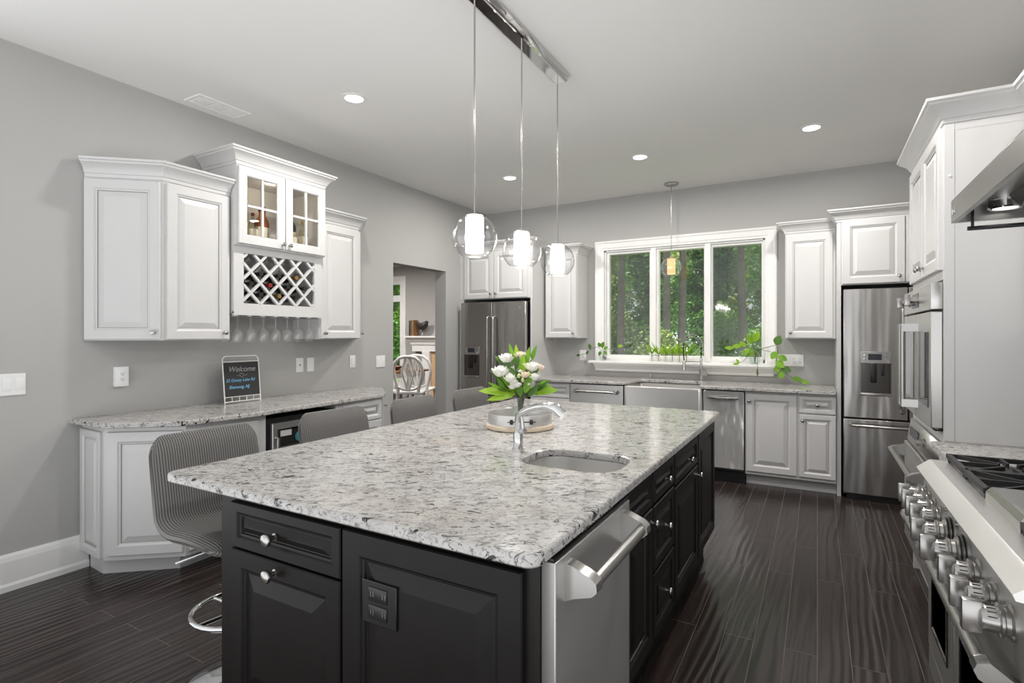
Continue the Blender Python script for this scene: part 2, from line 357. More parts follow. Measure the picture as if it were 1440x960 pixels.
# dining room shell beyond the opening
DX0, DX1, DY0, DY1 = -9.6, XL-.16, 2.2, 9.3
b = MB(); b.box(DX0, DX1, DY0, DY1, -.12, 0); b.box(DX1, DX1+.16, YB+.15, DY1, -.12, 0); struct('floor_dining', b, 'floor')
b = MB(); b.box(DX0, DX1, DY0, DY1, 2.95, 3.07); b.box(DX1, DX1+.16, YB+.15, DY1, 2.95, 3.07); struct('ceiling_dining', b, 'ceil')
FW0, FW1, FZ0, FZ1 = -9.3, -8.12, .28, 2.62
b = MB(); b.box(DX0, FW0, DY1, DY1+.15, 0, 3.02); b.box(FW1, DX1+.16, DY1, DY1+.15, 0, 3.02); b.box(FW0, FW1, DY1, DY1+.15, 0, FZ0); b.box(FW0, FW1, DY1, DY1+.15, FZ1, 3.02); struct('wall_dining_back', b, 'dwall')
b = MB(); b.box(DX0-.15, DX0, DY0, DY1+.15, 0, 3.02); struct('wall_dining_left', b, 'dwall')
b = MB(); b.box(DX1, DX1+.15, YB+.15, DY1, 0, 3.02); struct('wall_dining_right', b, 'dwall')
b = MB(); b.box(DX0, DX1, DY0-.15, DY0, 0, 3.02); struct('wall_dining_front', b, 'dwall')

# windows
def casing(mb, x0, x1, z0, z1, w, y, d=.022):
    prof = [(0, 0), (0, d), (.012, d+.008), (.022, d+.008), (.03, d), (w-.03, d-.004), (w-.02, d-.010), (w, d-.012), (w, 0)]
    rings = []
    for i, h in prof: rings.append([(x0-w+i, y-h, z0-w+i), (x1+w-i, y-h, z0-w+i), (x1+w-i, y-h, z1+w-i), (x0-w+i, y-h, z1+w-i)])
    mb.loops(rings, cap0=False, cap1=False)
wroot = MB(); casing(wroot, WX0+.012, WX1-.012, WZ0, WZ1-.018, .11, YB)
win = wroot.build('window_1', 'trim', smooth=25); win['kind'] = 'structure'
yg = YB+.055
b = MB(); fx = [(-2.205, -1.625), (-1.612, -1.028), (-1.015, -.465)]; panes = [(-2.150, -1.675), (-1.562, -1.078), (-.985, -.505)]
b.box(WX0, WX1, yg-.045, yg+.06, WZ0, WZ0+.03); b.box(WX0, WX1, yg-.045, yg+.06, WZ1-.035, WZ1); b.box(WX0, WX0+.03, yg-.045, yg+.06, WZ0, WZ1); b.box(WX1-.03, WX1, yg-.045, yg+.06, WZ0, WZ1)
for x in (-1.622, -1.032): b.box(x-.03, x+.03, yg-.05, yg+.06, WZ0, WZ1, .004)
b.build('window_frame', 'trim', win)
for i, (x0, x1) in enumerate(panes):
    a0, a1 = (WX0+.028, -1.65) if i == 0 else ((-1.594, -1.06) if i == 1 else (-1.004, WX1-.028)); zb, zt = (1.172, 2.352)
    b = MB(); pr = [(0, 0), (0, .03), (.008, .036), (.03, .036), (.04, .012), (.04, 0)]
    rings = [[(a0+(x0-a0)*q, yg+.01-h, WZ0+.025+(zb-WZ0-.025)*q), (a1-(a1-x1)*q, yg+.01-h, WZ0+.025+(zb-WZ0-.025)*q), (a1-(a1-x1)*q, yg+.01-h, WZ1-.03-(WZ1-.03-zt)*q), (a0+(x0-a0)*q, yg+.01-h, WZ1-.03-(WZ1-.03-zt)*q)] for q, h in ((0, -.03), (0, .022), (.15, .028), (.8, .028), (1, .012), (1, -.03))]
    b.loops(rings, False, False, closed=True); sash = b.build('sash', 'trim', win, 20)
    b = MB(); b.box(x0-.004, x1+.004, yg+.0, yg+.005, zb-.004, zt+.004); b.build('glass_pane', 'pane' if i == 1 else 'mesh', sash)
    if i != 1:
        b = MB(); b.box((x0+x1)/2-.05, (x0+x1)/2+.05, yg-.035, yg-.02, zb-.04, zb-.028, .003); b.tube([((x0+x1)/2-.02, yg-.035, zb-.034), ((x0+x1)/2+.05, yg-.045, zb-.03)], .005, 6); b.build('crank_handle', 'trim', sash)
b = MB(); b.box(-2.36, -.325, YB-.13, YB+.02, 1.076, 1.104, .006)
b.prism_x([(YB-.005, 1.076), (YB-.115, 1.076), (YB-.112, 1.06), (YB-.085, 1.05), (YB-.07, 1.03), (YB-.04, 1.01), (YB-.035, .985), (YB-.005, .975)], -2.30, -.385)
b.build('window_sill', 'trim', win, 25)
# dining window
b = MB(); casing(b, FW0, FW1, FZ0, FZ1, .11, DY1); w2 = b.build('window_2', 'trim', smooth=25); w2['kind'] = 'structure'
b = MB()
for z0, z1 in ((FZ0+.001, FZ0+.07), (2.16, 2.30), (FZ1-.07, FZ1-.001)):
    for xa, xb in ((FW0+.0701, -8.7801), (-8.7099, FW1-.0701)): b.box(xa, xb, DY1+.004, DY1+.08, z0, z1)
for x in (FW0+.001, -8.78, FW1-.071): b.box(x, x+.07, DY1+.002, DY1+.081, FZ0+.001, FZ1-.001)
fr = b.build('window_frame', 'trim', w2)
b = MB(); b.box(FW0+.01, FW1-.01, DY1+.04, DY1+.045, FZ0+.01, FZ1-.01); b.build('glass_pane', 'pane', w2)

# ------------------------------------------------------------------ cabinet makers
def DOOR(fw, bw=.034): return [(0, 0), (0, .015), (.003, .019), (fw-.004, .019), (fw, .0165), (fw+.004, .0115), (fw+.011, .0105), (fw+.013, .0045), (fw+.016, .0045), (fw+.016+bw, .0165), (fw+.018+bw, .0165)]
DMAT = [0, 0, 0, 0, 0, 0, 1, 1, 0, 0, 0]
CROWN = [(0, -.105), (.006, -.105), (.008, -.085), (.014, -.082), (.018, -.07), (.030, -.05), (.050, -.032), (.060, -.026), (.062, -.018), (.072, -.012), (.074, 0), (0, 0)]
def xf(p, rz): return Matrix.Translation(Vector(p)) @ Matrix.Rotation(rz, 4, 'Z')
def knob(parent, x, z, T=None, y=-.019, mat='nickel', name='knob', big=1.0):
    b = MB(T); k = big
    b.lathe([(.009*k, 0), (.009*k, .003), (.0055*k, .005), (.005*k, .014*k), (.009*k, .018*k), (.0145*k, .021*k), (.0155*k, .025*k), (.0135*k, .029*k), (.007*k, .0315*k), (.0001, .032*k)], (x, y, z), 'y', 16)
    return b.build(name, mat, parent, 40)
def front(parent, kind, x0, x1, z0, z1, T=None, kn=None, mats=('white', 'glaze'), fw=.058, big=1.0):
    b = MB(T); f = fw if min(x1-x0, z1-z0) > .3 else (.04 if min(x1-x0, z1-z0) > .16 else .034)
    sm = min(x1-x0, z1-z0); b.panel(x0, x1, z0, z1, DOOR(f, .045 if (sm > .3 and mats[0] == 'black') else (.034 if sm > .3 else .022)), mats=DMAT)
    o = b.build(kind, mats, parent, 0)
    for q in ([kn] if kn and not isinstance(kn, list) else kn or []): knob(o, q[0], q[1], T, big=big)
    return o
def crown(parent, path, zt, mat='white', T=None):
    b = MB(T); b.sweep(CROWN, path, zt); return b.build('crown_moulding', mat, parent, 30)

# ------------------------------------------------------------------ back run (faces -Y), local x = world X
YF = 5.475
def base_cab(label, x0, x1, fronts, toe=True, mats=('white', 'glaze')):
    t = thing('base_cabinet', label, 'cabinet', (x0, YF+.0, 0)); w = x1-x0
    b = MB(); b.box(0, w, .0005, YB-YF-.002, .105, .882); b.box(0, w, .075, YB-YF-.002, 0, .105); b.build('body', 'white', t)
    for f in fronts: front(t, f[0], f[1]-x0, f[2]-x0, f[3], f[4], kn=(f[5]-x0, f[6]) if len(f) > 5 else None)
    return t
base_cab('white base cabinet with a full-height door and a drawer unit, right of the trash compactor', -.588, .146, [
    ('door', -.577, -.160, .135, .858, -.553, .79), ('drawer', -.142, .141, .708, .858, .002, .783), ('door', -.142, .141, .135, .693, -.113, .640)])
base_cab('white drawer base cabinet between the left refrigerator panel and the dishwasher', -2.84, -2.362, [
    ('drawer', -2.832, -2.372, .708, .858, -2.6, .783), ('door', -2.832, -2.372, .135, .693, -2.41, .640)])
b0 = thing('sink_cabinet', 'white cabinet beneath the apron-front steel sink', 'cabinet', (-1.755, YF, 0))
b = MB(); b.box(0, .785, .075, .62, 0, .105); b.box(0, .785, .0005, .62, .105, .62); b.build('body', 'white', b0)
front(b0, 'door', .008, .388, .135, .612, kn=(.36, .57)); front(b0, 'door', .396, .777, .135, .612, kn=(.425, .57))
# farmhouse sink
SX0, SX1 = -1.752, -.972
t = thing('apron_sink', 'wide stainless apron-front sink below the window', 'sink', ((SX0+SX1)/2, YF, .64)); hw = (SX1-SX0)/2
b = MB(); rings = []
yo0, yo1, zt = -.045, .47, .238
def rect(x, y0, y1, z): return rrectz(-x, x, y0, y1, .03, z)
def rrectz(x0, x1, y0, y1, r, z): return [(x, y, z) for x, y in rrect(x0, x1, y0, y1, r, 4)]
b.loops([rect(hw, yo0, yo1, 0), rect(hw, yo0, yo1, zt-.008), rect(hw-.004, yo0+.004, yo1-.004, zt), rect(hw-.022, yo0+.03, yo1-.02, zt), rect(hw-.028, yo0+.036, yo1-.026, zt-.01), rect(hw-.034, yo0+.042, yo1-.03, .04), rect(hw-.07, yo0+.07, yo1-.06, .02)])
b.build('basin', 'steelsink', t, 35)
b = MB(); b.lathe([(.045, .0205), (.045, .024), (.02, .022), (.0001, .022)], (0, .22, 0)); b.build('drain', 'chrome', t)

# dishwasher and compactor in the back run
t = thing('dishwasher', 'stainless dishwasher with bar handle left of the apron sink', 'dishwasher', (-2.357, YF, 0)); w = .597
b = MB(); b.box(.004, w-.004, .03, .58, .02, .872); b.box(.02, w-.02, .005, .03, .02, .12); b.build('body', 'dark', t)
b = MB(); b.box(.003, w-.003, -.025, .03, .125, .872, .004); b.build('door', 'steel', t)
b = MB(); b.tube([(.08, -.075, .80), (w-.08, -.075, .80)], .0125, 12); d = b.build('bar_handle', 'steelh', t)
for x in (.075, w-.075):
    b = MB(); b.prism_x([(-.025, .775), (-.025, .825), (-.07, .817), (-.092, .81), (-.092, .79), (-.07, .783)], x-.014, x+.014); b.build('handle_bracket', 'steelh', d, 30)
t = thing('trash_compactor', 'narrow polished stainless trash compactor right of the apron sink', 'trash compactor', (-.968, YF, 0)); w = .376
b = MB(); b.box(.003, w-.003, .02, .58, .0, .872); b.build('body', 'dark', t)
b = MB(); b.box(.006, w-.006, -.02, .02, .135, .868, .004); b.build('drawer_front', 'mirror', t)
b = MB(); pts = [(.05+.27*i/14, -.02-.028*math.sin(PI*i/14)-.006, .806) for i in range(15)]
b.tube(pts, [.009+.008*math.sin(PI*i/14) for i in range(15)], 8); b.build('curved_handle', 'chrome', t)
b = MB(); b.box(.006, w-.006, -.01, .02, .112, .134, .005); b.build('foot_pedal', 'dark', t)

# back counter with sink cut-out
CT0, CT1 = .8825, .914
b = MB()
out = [(-2.843, 6.098), (-2.843, 5.425), (-1.80, 5.425), (-1.735, 5.46), (-1.735, 5.47)]
out = rpoly([(-2.843, 6.098), (-2.843, 5.418), (-1.80, 5.418), (-1.712, 5.50), (-1.712, 5.905), (-1.012, 5.905), (-1.012, 5.50), (-.955, 5.418), (.146, 5.418), (.146, 6.098)], [0, .0, .03, .04, .06, .06, .04, .03, .015, 0])
b.slab(out, [], CT0, CT1); o = b.build('worktop', 'granite', smooth=25); tag(o, 'long granite worktop with a sink cut-out beneath the window', 'worktop')

# spring faucet and soap dispenser
t = thing('spring_faucet', 'tall chrome spring-neck pull-down faucet behind the apron sink', 'faucet', (-1.075, 5.975, CT1)); fx_ = 0
b = MB(); b.lathe([(.026, 0), (.026, .012), (.019, .018), (.019, .11), (.021, .115), (.021, .125), (.014, .13), (.014, .25), (.0001, .25)]); b.build('body', 'chrome', t)
arc = [(0, 0, .25), (0, 0, .36)]+[(-.085+.085*math.cos(a), -.02*math.sin(a/2)-.03*(a/PI), .40+.085*math.sin(a)) for a in [PI*i/14 for i in range(15)]]
b = MB(); b.tube(arc, .007, 8); b.build('hose', 'plastic', t)
hp = []
L = [Vector(p) for p in arc]
for i in range(len(L)-1):
    for k in range(10):
        hp.append(L[i].lerp(L[i+1], k/10))
turns = 30; sp = []
for i, p in enumerate(hp):
    d = (hp[min(i+1, len(hp)-1)]-hp[max(0, i-1)]).normalized(); u = d.cross(Vector((0, 1, 0))).normalized(); q = d.cross(u); a = 2*PI*turns*i/len(hp)
    sp.append(p+(u*math.cos(a)+q*math.sin(a))*.0125)
b = MB(); b.tube(sp, .003, 5); b.build('spring', 'chrome', t)
e = arc[-1]; b = MB(); b.tube([e, (e[0]-.004, e[1]-.005, e[2]-.10), (e[0]+.005, e[1]-.008, e[2]-.19)], .006, 8, m=0); b.build('hose_drop', 'plastic', t)
b = MB(); b.lathe([(.013, .0), (.019, .01), (.018, .07), (.014, .095), (.009, .1), (.0001, .1)], (e[0]+.005, e[1]-.008, .115)); b.build('spray_head', 'chrome', t)
b = MB(); b.tube([(0, 0, .205), (e[0]+.005, e[1]-.005, .205)], .005, 8); b.build('holder_arm', 'chrome', t)
b = MB(); b.tube([(.018, 0, .07), (.06, -.005, .072)], .009, 8); b.tube([(.058, -.005, .07), (.062, -.01, .12)], [.009, .006], 8); b.build('lever', 'chrome', t)
t = thing('soap_dispenser', 'small chrome soap dispenser left of the spring faucet', 'soap dispenser', (-1.60, 5.955, CT1))
b = MB(); b.lathe([(.018, 0), (.018, .008), (.012, .012), (.012, .04), (.0001, .04)]); b.build('base', 'chrome', t)
b = MB(); b.lathe([(.015, .04), (.015, .058), (.0001, .06)]); b.tube([(0, 0, .052), (0, -.06, .05), (0, -.065, .04)], .005, 8); b.build('spout', 'chrome', t)

# upper cabinets of the back run
def upper(label, x0, x1, yf, z0, z1, fronts, paths, zt, name='upper_cabinet', mid=None):
    t = thing(name, label, 'cabinet', (x0, yf, z0)); w, h = x1-x0, z1-z0
    b = MB(); b.box(0, w, .0005, YB-yf-.002, 0, h); b.build('body', 'white', t)
    for f in fronts: front(t, f[0], f[1]-x0, f[2]-x0, f[3]-z0, f[4]-z0, kn=(f[5]-x0, f[6]-z0))
    for p in paths: crown(t, [(x-x0, y-yf) for x, y in p], zt-z0)
    return t
YU = 5.78
upper('white single-door upper cabinet between left refrigerator cabinet and window', -2.82, -2.412, YU, 1.368, 2.40, [('door', -2.812, -2.420, 1.376, 2.345, -2.455, 1.425)], [[(-2.82, YU), (-2.412, YU), (-2.412, YB-.003)]], 2.455)
upper('white single-door upper cabinet between window and right refrigerator cabinet', -.268, .146, YU, 1.368, 2.40, [('door', -.260, .125, 1.376, 2.345, -.222, 1.425)], [[(-.268, YB-.003), (-.268, YU), (.146, YU)]], 2.475)
YFC = 5.49
t = upper('white two-door cabinet above the left refrigerator', -3.868, -2.875, YFC, 1.836, 2.44, [('door', -3.785, -3.365, 1.844, 2.40, -3.395, 1.895), ('door', -3.357, -2.905, 1.844, 2.40, -3.325, 1.895)], [[(-3.868, YFC), (-2.842, YFC), (-2.842, 5.70)]], 2.52)
t = upper('white two-door cabinet above the right refrigerator', .182, 1.118, YFC, 1.836, 2.44, [('door', .190, .632, 1.844, 2.395, .592, 1.895), ('door', .640, 1.09, 1.844, 2.395, .672, 1.895)], [[(.148, 5.70), (.148, YFC), (1.118, YFC)]], 2.49)
for lab, x0, x1 in (('tall white end panel on the right side of the left refrigerator', -2.873, -2.845), ('tall white end panel on the left side of the right refrigerator', .149, .180)):
    b = MB(); b.box(x0, x1, YFC-.001, YB-.002, 0, 2.44); o = b.build('end_panel', 'white', smooth=0); tag(o, lab, 'cabinet panel')
b = MB(); b.box(-3.868, -3.80, YFC+.005, YB-.002, 0, 1.834); o = b.build('end_panel', 'white', smooth=0); tag(o, 'narrow white filler panel between left wall and left refrigerator', 'cabinet panel')

# refrigerators
def fridge(label, x0, w, disp_x, handles):
    t = thing('refrigerator', label, 'refrigerator', (x0, 5.415, 0)); H = 1.795; zf = .69
    b = MB(); b.box(.004, w-.004, .065, .66, .03, H-.015); b.box(.03, w-.03, .04, .2, .0, .05); b.build('body', 'dark', t)
    for k, (a, c) in enumerate(((.003, w/2-.003), (w/2+.003, w-.003))):
        b = MB(); b.box(a, c, 0, .06, zf+.012, H, .006); d = b.build('door', 'steeld', t, 30)
        if k == 0:
            dx = disp_x; dw, z0, z1 = .215, .905, 1.265
            b = MB(); b.box(dx, dx+dw, -.004, .004, z1-.1, z1, .003); pan = b.build('dispenser_panel', 'steelh', d)
            b2 = MB(); b2.box(dx+.055, dx+.15, -.0065, -.003, z1-.07, z1-.02); b2.build('display', 'screen', d)
            for q, zz, r_ in ((.03, -.03, .008), (.03, -.06, .008), (.175, -.03, .008), (.175, -.06, .008), (.193, -.083, .017)):
                b2 = MB(); b2.lathe([(r_, 0), (r_*.9, r_*.8), (.0001, r_*.85)], (dx+q, -.004, z1+zz), 'y', 12); b2.build('dispenser_button', 'chrome', d)
            b3 = MB(); b3.loops([[(dx+i, -h, z0+i*.6), (dx+dw-i, -h, z0+i*.6), (dx+dw-i, -h, z1-.1), (dx+i, -h, z1-.1)] for i, h in ((0, 0), (0, .004), (.012, .004), (.014, -.001))], cap1=False)
            b3.box(dx+.014, dx+dw-.014, -.002, .001, z0+.01, z1-.101); b3.build('dispenser_recess', 'steelrec', d)
            b3 = MB(); b3.box(dx+.07, dx+.115, -.018, -.001, z0+.1, z1-.1, .004); b3.box(dx+.145, dx+.165, -.02, -.001, z1-.2, z1-.1, .004); b3.build('dispenser_nozzle', 'dark', d)
            b3 = MB(); b3.box(dx-.002, dx+dw+.002, -.014, .002, z0-.012, z0+.012, .004); b3.build('drip_tray', 'steelh', d)
        else:
            b = MB(); b.lathe([(.017, 0), (.017, .003), (.0001, .003)], (c-.08, 0, H-.075), 'y', 20); b.build('round_emblem', 'chrome', d)
        hx = (w/2-.04) if k == 0 else (w/2+.04)
        if k in handles:
            b = MB(); b.tube([(hx, 0, H-.17), (hx, -.05, H-.185), (hx, -.052, H-.21), (hx, -.052, zf+.11), (hx, -.05, zf+.085), (hx, 0, zf+.07)], .0125, 10); b.build('door_handle', 'steelh', d, 60)
    b = MB(); b.box(.003, w-.003, 0, .06, .055, zf, .006); d = b.build('freezer_drawer', 'steeld', t, 30)
    b = MB(); b.tube([(.055, 0, zf-.05), (.06, -.035, zf-.05), (.09, -.052, zf-.05), (w-.09, -.052, zf-.05), (w-.06, -.035, zf-.05), (w-.055, 0, zf-.05)], .013, 10); b.build('drawer_handle', 'steelh', d, 60)
    b = MB()
    for x in (.06, w-.06): b.lathe([(.02, 0), (.02, .03), (.0001, .03)], (x, .06, 0), 'z', 10)
    b.build('foot', 'dark', t)
fridge('stainless french-door refrigerator in the left corner beside the dining room opening', -3.797, .905, .055, (0, 1))
fridge('stainless french-door refrigerator in the right corner beside the wall ovens', .192, .91, .125, (0, 1))

# ------------------------------------------------------------------ left run (angled bar wall)
# uppers
t = thing('upper_cabinet', 'white upper cabinet with an angled door, left of the wine rack', 'cabinet', (XL, 1.55, 1.37))
o = (XL, 1.55)
def lp(*pts): return [(x-o[0], y-o[1]) for x, y in pts]
UF = -3.545
b = MB(); b.prism(lp((XL+.002, 1.555), (UF, 1.84), (UF, 2.272), (XL+.002, 2.272)), 0, 1.035); b.build('body', 'white', t, 0)
dg = math.atan2(1.84-1.555, UF-XL); dl = math.hypot(1.84-1.555, UF-XL)
front(t, 'door', .006, dl-.012, .006, .985, xf((.0, .005, 0), dg), kn=(dl-.045, .05))
front(t, 'door', .016, .425, .006, .985, xf((UF-XL, 1.84-1.55, 0), PI/2), kn=(.385, .05))
crown(t, lp((XL+.004, 1.558), (UF, 1.84), (UF, 2.272)), 1.10)
o = (XL, 3.03)
t = thing('upper_cabinet', 'white upper cabinet with an angled door, right of the wine rack', 'cabinet', (XL, 3.03, 1.37))
b = MB(); b.prism(lp((XL+.002, 3.046), (UF, 3.046), (UF, 3.478), (XL+.002, 3.765)), 0, 1.0); b.build('body', 'white', t, 0)
front(t, 'door', .008, .43, .006, .95, xf((UF-XL, 3.046-3.03, 0), PI/2), kn=(.04, .05))
front(t, 'door', .012, dl-.01, .006, .95, xf((UF-XL, 3.478-3.03, 0), PI-dg), kn=(.045, .05))
crown(t, lp((UF, 3.046), (UF, 3.478), (XL+.004, 3.763)), 1.07)
# centre cabinet with glass doors, wine lattice and stemware rack : local x = world Y
CY0, CW, CZ = 2.280, .76, 1.555
CF = -3.505
t = thing('bar_cabinet', 'white cabinet with four-pane glass doors over a wine lattice', 'cabinet', (CF, CY0, CZ), PI/2)
dep = CF-XL-.003
b = MB(); w = CW
b.box(0, .018, 0, dep, .0, .475); b.box(w-.018, w, 0, dep, .0, .475); b.box(.018, w-.018, 0, dep, .012, .03); b.box(.018, w-.018, 0, dep, .44, .475); b.box(0, w, dep-.012, dep, .475, 1.06); b.box(.018, w-.018, dep-.012, dep, .03, .44)
b.box(0, .018, -.03, dep-.012, .475, 1.06); b.box(w-.018, w, -.03, dep-.012, .475, 1.06); b.box(.018, w-.018, -.03, dep-.012, 1.0, 1.06); b.box(.018, w-.018, -.03, dep-.012, .475, .492); b.box(w/2-.012, w/2+.012, -.029, -.001, .492, 1.0)
LX0, LX1, LZ0, LZ1 = .075, w-.075, .072, .425
b.box(.018, LX0, -.0, .02, .03, .44); b.box(LX1, w-.018, 0, .02, .03, .44); b.box(LX0, LX1, 0, .02, .03, LZ0); b.box(LX0, LX1, 0, .02, LZ1, .44)
b.build('carcass', 'white', t, 0)
b = MB(); b.box(.018, w-.018, .16, dep-.014, .745, .757); b.build('shelf', 'cabglass', t)
def lattice(y0, y1):
    b = MB(); sp, n = .152, 12; sw = .013
    for sgn in (1, -1):
        for k in range(-8, 16):
            pts = []
            x0 = LX0-.02+k*sp; z0 = LZ0
            # line x = x0 + sgn*(z-z0)
            lo, hi = LZ0, LZ1
            za, zb_ = lo, hi
            if sgn > 0: za = max(za, z0+(LX0-x0)); zb_ = min(zb_, z0+(LX1-x0))
            else: za = max(za, z0+(x0-LX1)); zb_ = min(zb_, z0+(x0-LX0))
            if zb_-za < .02: continue
            a = (x0+sgn*(za-z0), (y0+y1)/2+(.001 if sgn > 0 else 0), za); c = (x0+sgn*(zb_-z0), (y0+y1)/2+(.001 if sgn > 0 else 0), zb_)
            b.bar(a, c, y1-y0, .018, up=(0, 1, 0) if False else Vector((-sgn, 0, 1)).normalized())
    return b
lattice(.0, .02).build('wine_lattice', 'white', t, 0)
lattice(.2, .215).build('wine_lattice', 'white', t, 0)
for k, (a, c, kx) in enumerate(((.006, w/2-.003, w/2-.03), (w/2+.003, w-.006, w/2+.03))):
    z0, z1 = .484, 1.02; fw = .066
    b = MB(); rings = [[(a+i, -.03-h, z0+i), (c-i, -.03-h, z0+i), (c-i, -.03-h, z1-i), (a+i, -.03-h, z1-i)] for i, h in ((0, 0), (0, .016), (.003, .02), (fw-.008, .02), (fw, .012), (fw, 0))]
    b.loops(rings, False, False, closed=True)
    xm, zm = (a+c)/2, (z0+z1)/2; b.box(xm-.008, xm+.008, -.047, -.032, z0+fw, z1-fw); b.box(a+fw, c-fw, -.0475, -.0325, zm-.008, zm+.008)
    d = b.build('glass_door', 'white', t, 25)
    b = MB(); b.box(a+fw-.003, c-fw+.003, -.037, -.034, z0+fw-.003, z1-fw+.003); b.build('glass_pane', 'cabglass', d)
    knob(d, kx, z0+.035, None, -.05)
lamp('POINT', 'cabinet_puck_lamp', (w*.5, .10, .985), 1.1, t, shadow_soft_size=.03, color=(1, .86, .66))
b = MB(); b.sweep(CROWN, [(0, dep-.002), (0, -.03), (w, -.03), (w, dep-.002)], 1.135); b.build('crown_moulding', 'white', t, 30)
b = MB(); b.box(-.0, w, -.002, .02, -.012, .012)
for k in range(8):
    x = .02+k*(w-.04)/7; b.prism_y([(x-.006, .0), (x+.006, .0), (x+.006, -.012), (x+.026, -.02), (x-.026, -.02), (x-.006, -.012)], .004, dep-.03)
b.build('stemware_rail', 'white', t, 0)
# bottles in the cabinets
def T_bar(x, y, z): return (CF-y, CY0+x, CZ+z)
def bottle_mesh(prof, seg=14): b = MB(); b.lathe(prof, seg=seg); return b
# (wine) lying bottles, neck to the front : object axis local z -> world +X
def wine(i, x, z, cap, label):
    o = thing('wine_bottle', label, 'bottle', T_bar(x, .30, z), 0, 'wine bottles lying in the lattice'); o.rotation_euler = (0, PI/2, 0)
    b = MB(); b.lathe([(.0001, .0), (.03, 0), (.036, .004), (.0365, .17), (.03, .195), (.0145, .225), (.0135, .25), (.0001, .25)]); b.build('glass_body', 'bottle', o, 40)
    b = MB(); b.lathe([(.0145, .249), (.0145, .298), (.016, .3), (.016, .308), (.0001, .308)]); b.build('capsule', cap, o, 40)
    b = MB(); b.lathe([(.0368, .05), (.0370, .051), (.0370, .14), (.0368, .141)], cap=False); b.build('label', 'label', o, 40)
WN = [('top', .30), ('middle', .148), ('bottom', -.0)]
seats = []
x0 = LX0-.02
for row, dz in ((0, .135), (1, .055), (2, .211)):
    for k in range(6):
        seats.append((row, x0+k*.152+(.076 if row else 0.0), LZ0+dz))
wl = {}
caps = ['dark', 'capsule', 'capsuleg', 'dark', 'dark', 'capsule']
rows = [(LZ0+.0765, [1, 2, 3], 'lowest row'), (LZ0+.1525, [0, 1, 2, 3], 'middle row'), (LZ0+.2285, [1, 2, 3, 4], 'upper row')]
# cell bottoms (V points) sit where the two strip families cross
ordn = ['first', 'second', 'third', 'fourth']
for ri, (zz, ks, nm) in enumerate(((LZ0+.0, (0, 1, 2, 3), 'lowest row'), (LZ0+.076, (0, 1, 2, 3), 'middle row'), (LZ0+.152, (0, 1, 2, 3), 'upper row'))):
    for n, k in enumerate(ks):
        xx = x0+.152*(k+(1 if ri != 1 else .5))
        if not (LX0+.045 < xx < LX1-.045): continue
        cap = ['dark', 'capsuleg', 'dark', 'capsule', 'dark'][(ri*2+n) % 5]
        cn = {'dark': 'black', 'capsule': 'red', 'capsuleg': 'gold'}[cap]
        wine(0, xx, zz+.066, cap, '%s wine bottle from the left in the %s of the lattice, %s capsule' % (ordn[n], nm, cn))
# standing bottles behind the glass doors
def spirit(x, y, r, h, glass, cap, label, z=.4925):
    o = thing('liquor_bottle', label, 'bottle', T_bar(x, y, z), 0, 'liquor bottles behind the glass doors')
    b = MB(); b.lathe([(.0001, 0), (r*.9, 0), (r, .006), (r, h*.6), (r*.8, h*.7), (r*.34, h*.78), (r*.32, h*.93), (.0001, h*.93)]); b.build('glass_body', glass, o, 40)
    b = MB(); b.lathe([(r*.36, h*.92), (r*.36, h), (.0001, h)]); b.build('cap', cap, o, 40)
    b = MB(); b.lathe([(r+.0006, h*.15), (r+.0009, h*.16), (r+.0009, h*.5), (r+.0006, h*.51)], cap=False); b.build('label', 'label', o, 40)
for a in ((.095, .06, .040, .31, 'bottleb', 'capsuleg', 'brown liquor bottle with gold cap, leftmost behind the left glass door'), (.15, .15, .038, .34, 'bottle', 'dark', 'dark green liquor bottle, second from left behind the left glass door'),
          (.182, .055, .034, .24, 'bottlec', 'capsule', 'short clear liquor bottle with a red cap in the left glass door'), (.255, .07, .044, .29, 'bottleb', 'dark', 'wide brown liquor bottle with black cap behind the left glass door'),
          (.325, .13, .038, .32, 'bottleb', 'capsule', 'brown liquor bottle with red cap near the stile between the glass doors'), (.455, .07, .038, .33, 'bottleb', 'capsuleg', 'brown liquor bottle with gold cap in the right glass door'),
          (.52, .055, .034, .23, 'bottlec', 'dark', 'short clear liquor bottle with black cap in the right glass door'), (.575, .14, .038, .34, 'bottle', 'dark', 'tall dark green liquor bottle in the right glass door'), (.615, .05, .036, .26, 'bottlec', 'capsuleg', 'clear liquor bottle with gold cap, rightmost behind the right glass door')):
    spirit(*a)
spirit(.10, .20, .028, .16, 'bottle', 'capsuleg', 'small dark bottle alone on the upper glass shelf', .758)
# hanging stemware
wg = None
for r in range(2):
    for k in range(7):
        x = .02+(k+.5)*(w-.04)/7; y = .07+r*.13
        lab = 'wine glass hanging upside down, %s from left in the %s row under the lattice' % (['first', 'second', 'third', 'fourth', 'fifth', 'sixth', 'seventh'][k], ['front', 'back'][r])
        loc = T_bar(x, y, -.0135)
        if wg is None:
            wg = thing('wine_glass', lab, 'glass', loc, 0, 'wine glasses hanging under the bar cabinet')
            b = MB(); b.lathe([(.0001, .0025), (.033, .001), (.034, -.001), (.01, -.004), (.004, -.01)], cap=False); b.lathe([(.0038, -.008), (.0034, -.085), (.005, -.09)], cap=False); b.build('stem', 'stemware', wg, 60)
            b = MB(); b.lathe([(.004, -.088), (.018, -.096), (.033, -.115), (.038, -.14), (.035, -.17), (.029, -.19)], cap=False, seg=18); b.build('bowl', 'stemware', wg, 60)
        else: dup(wg, loc, 0, lab)

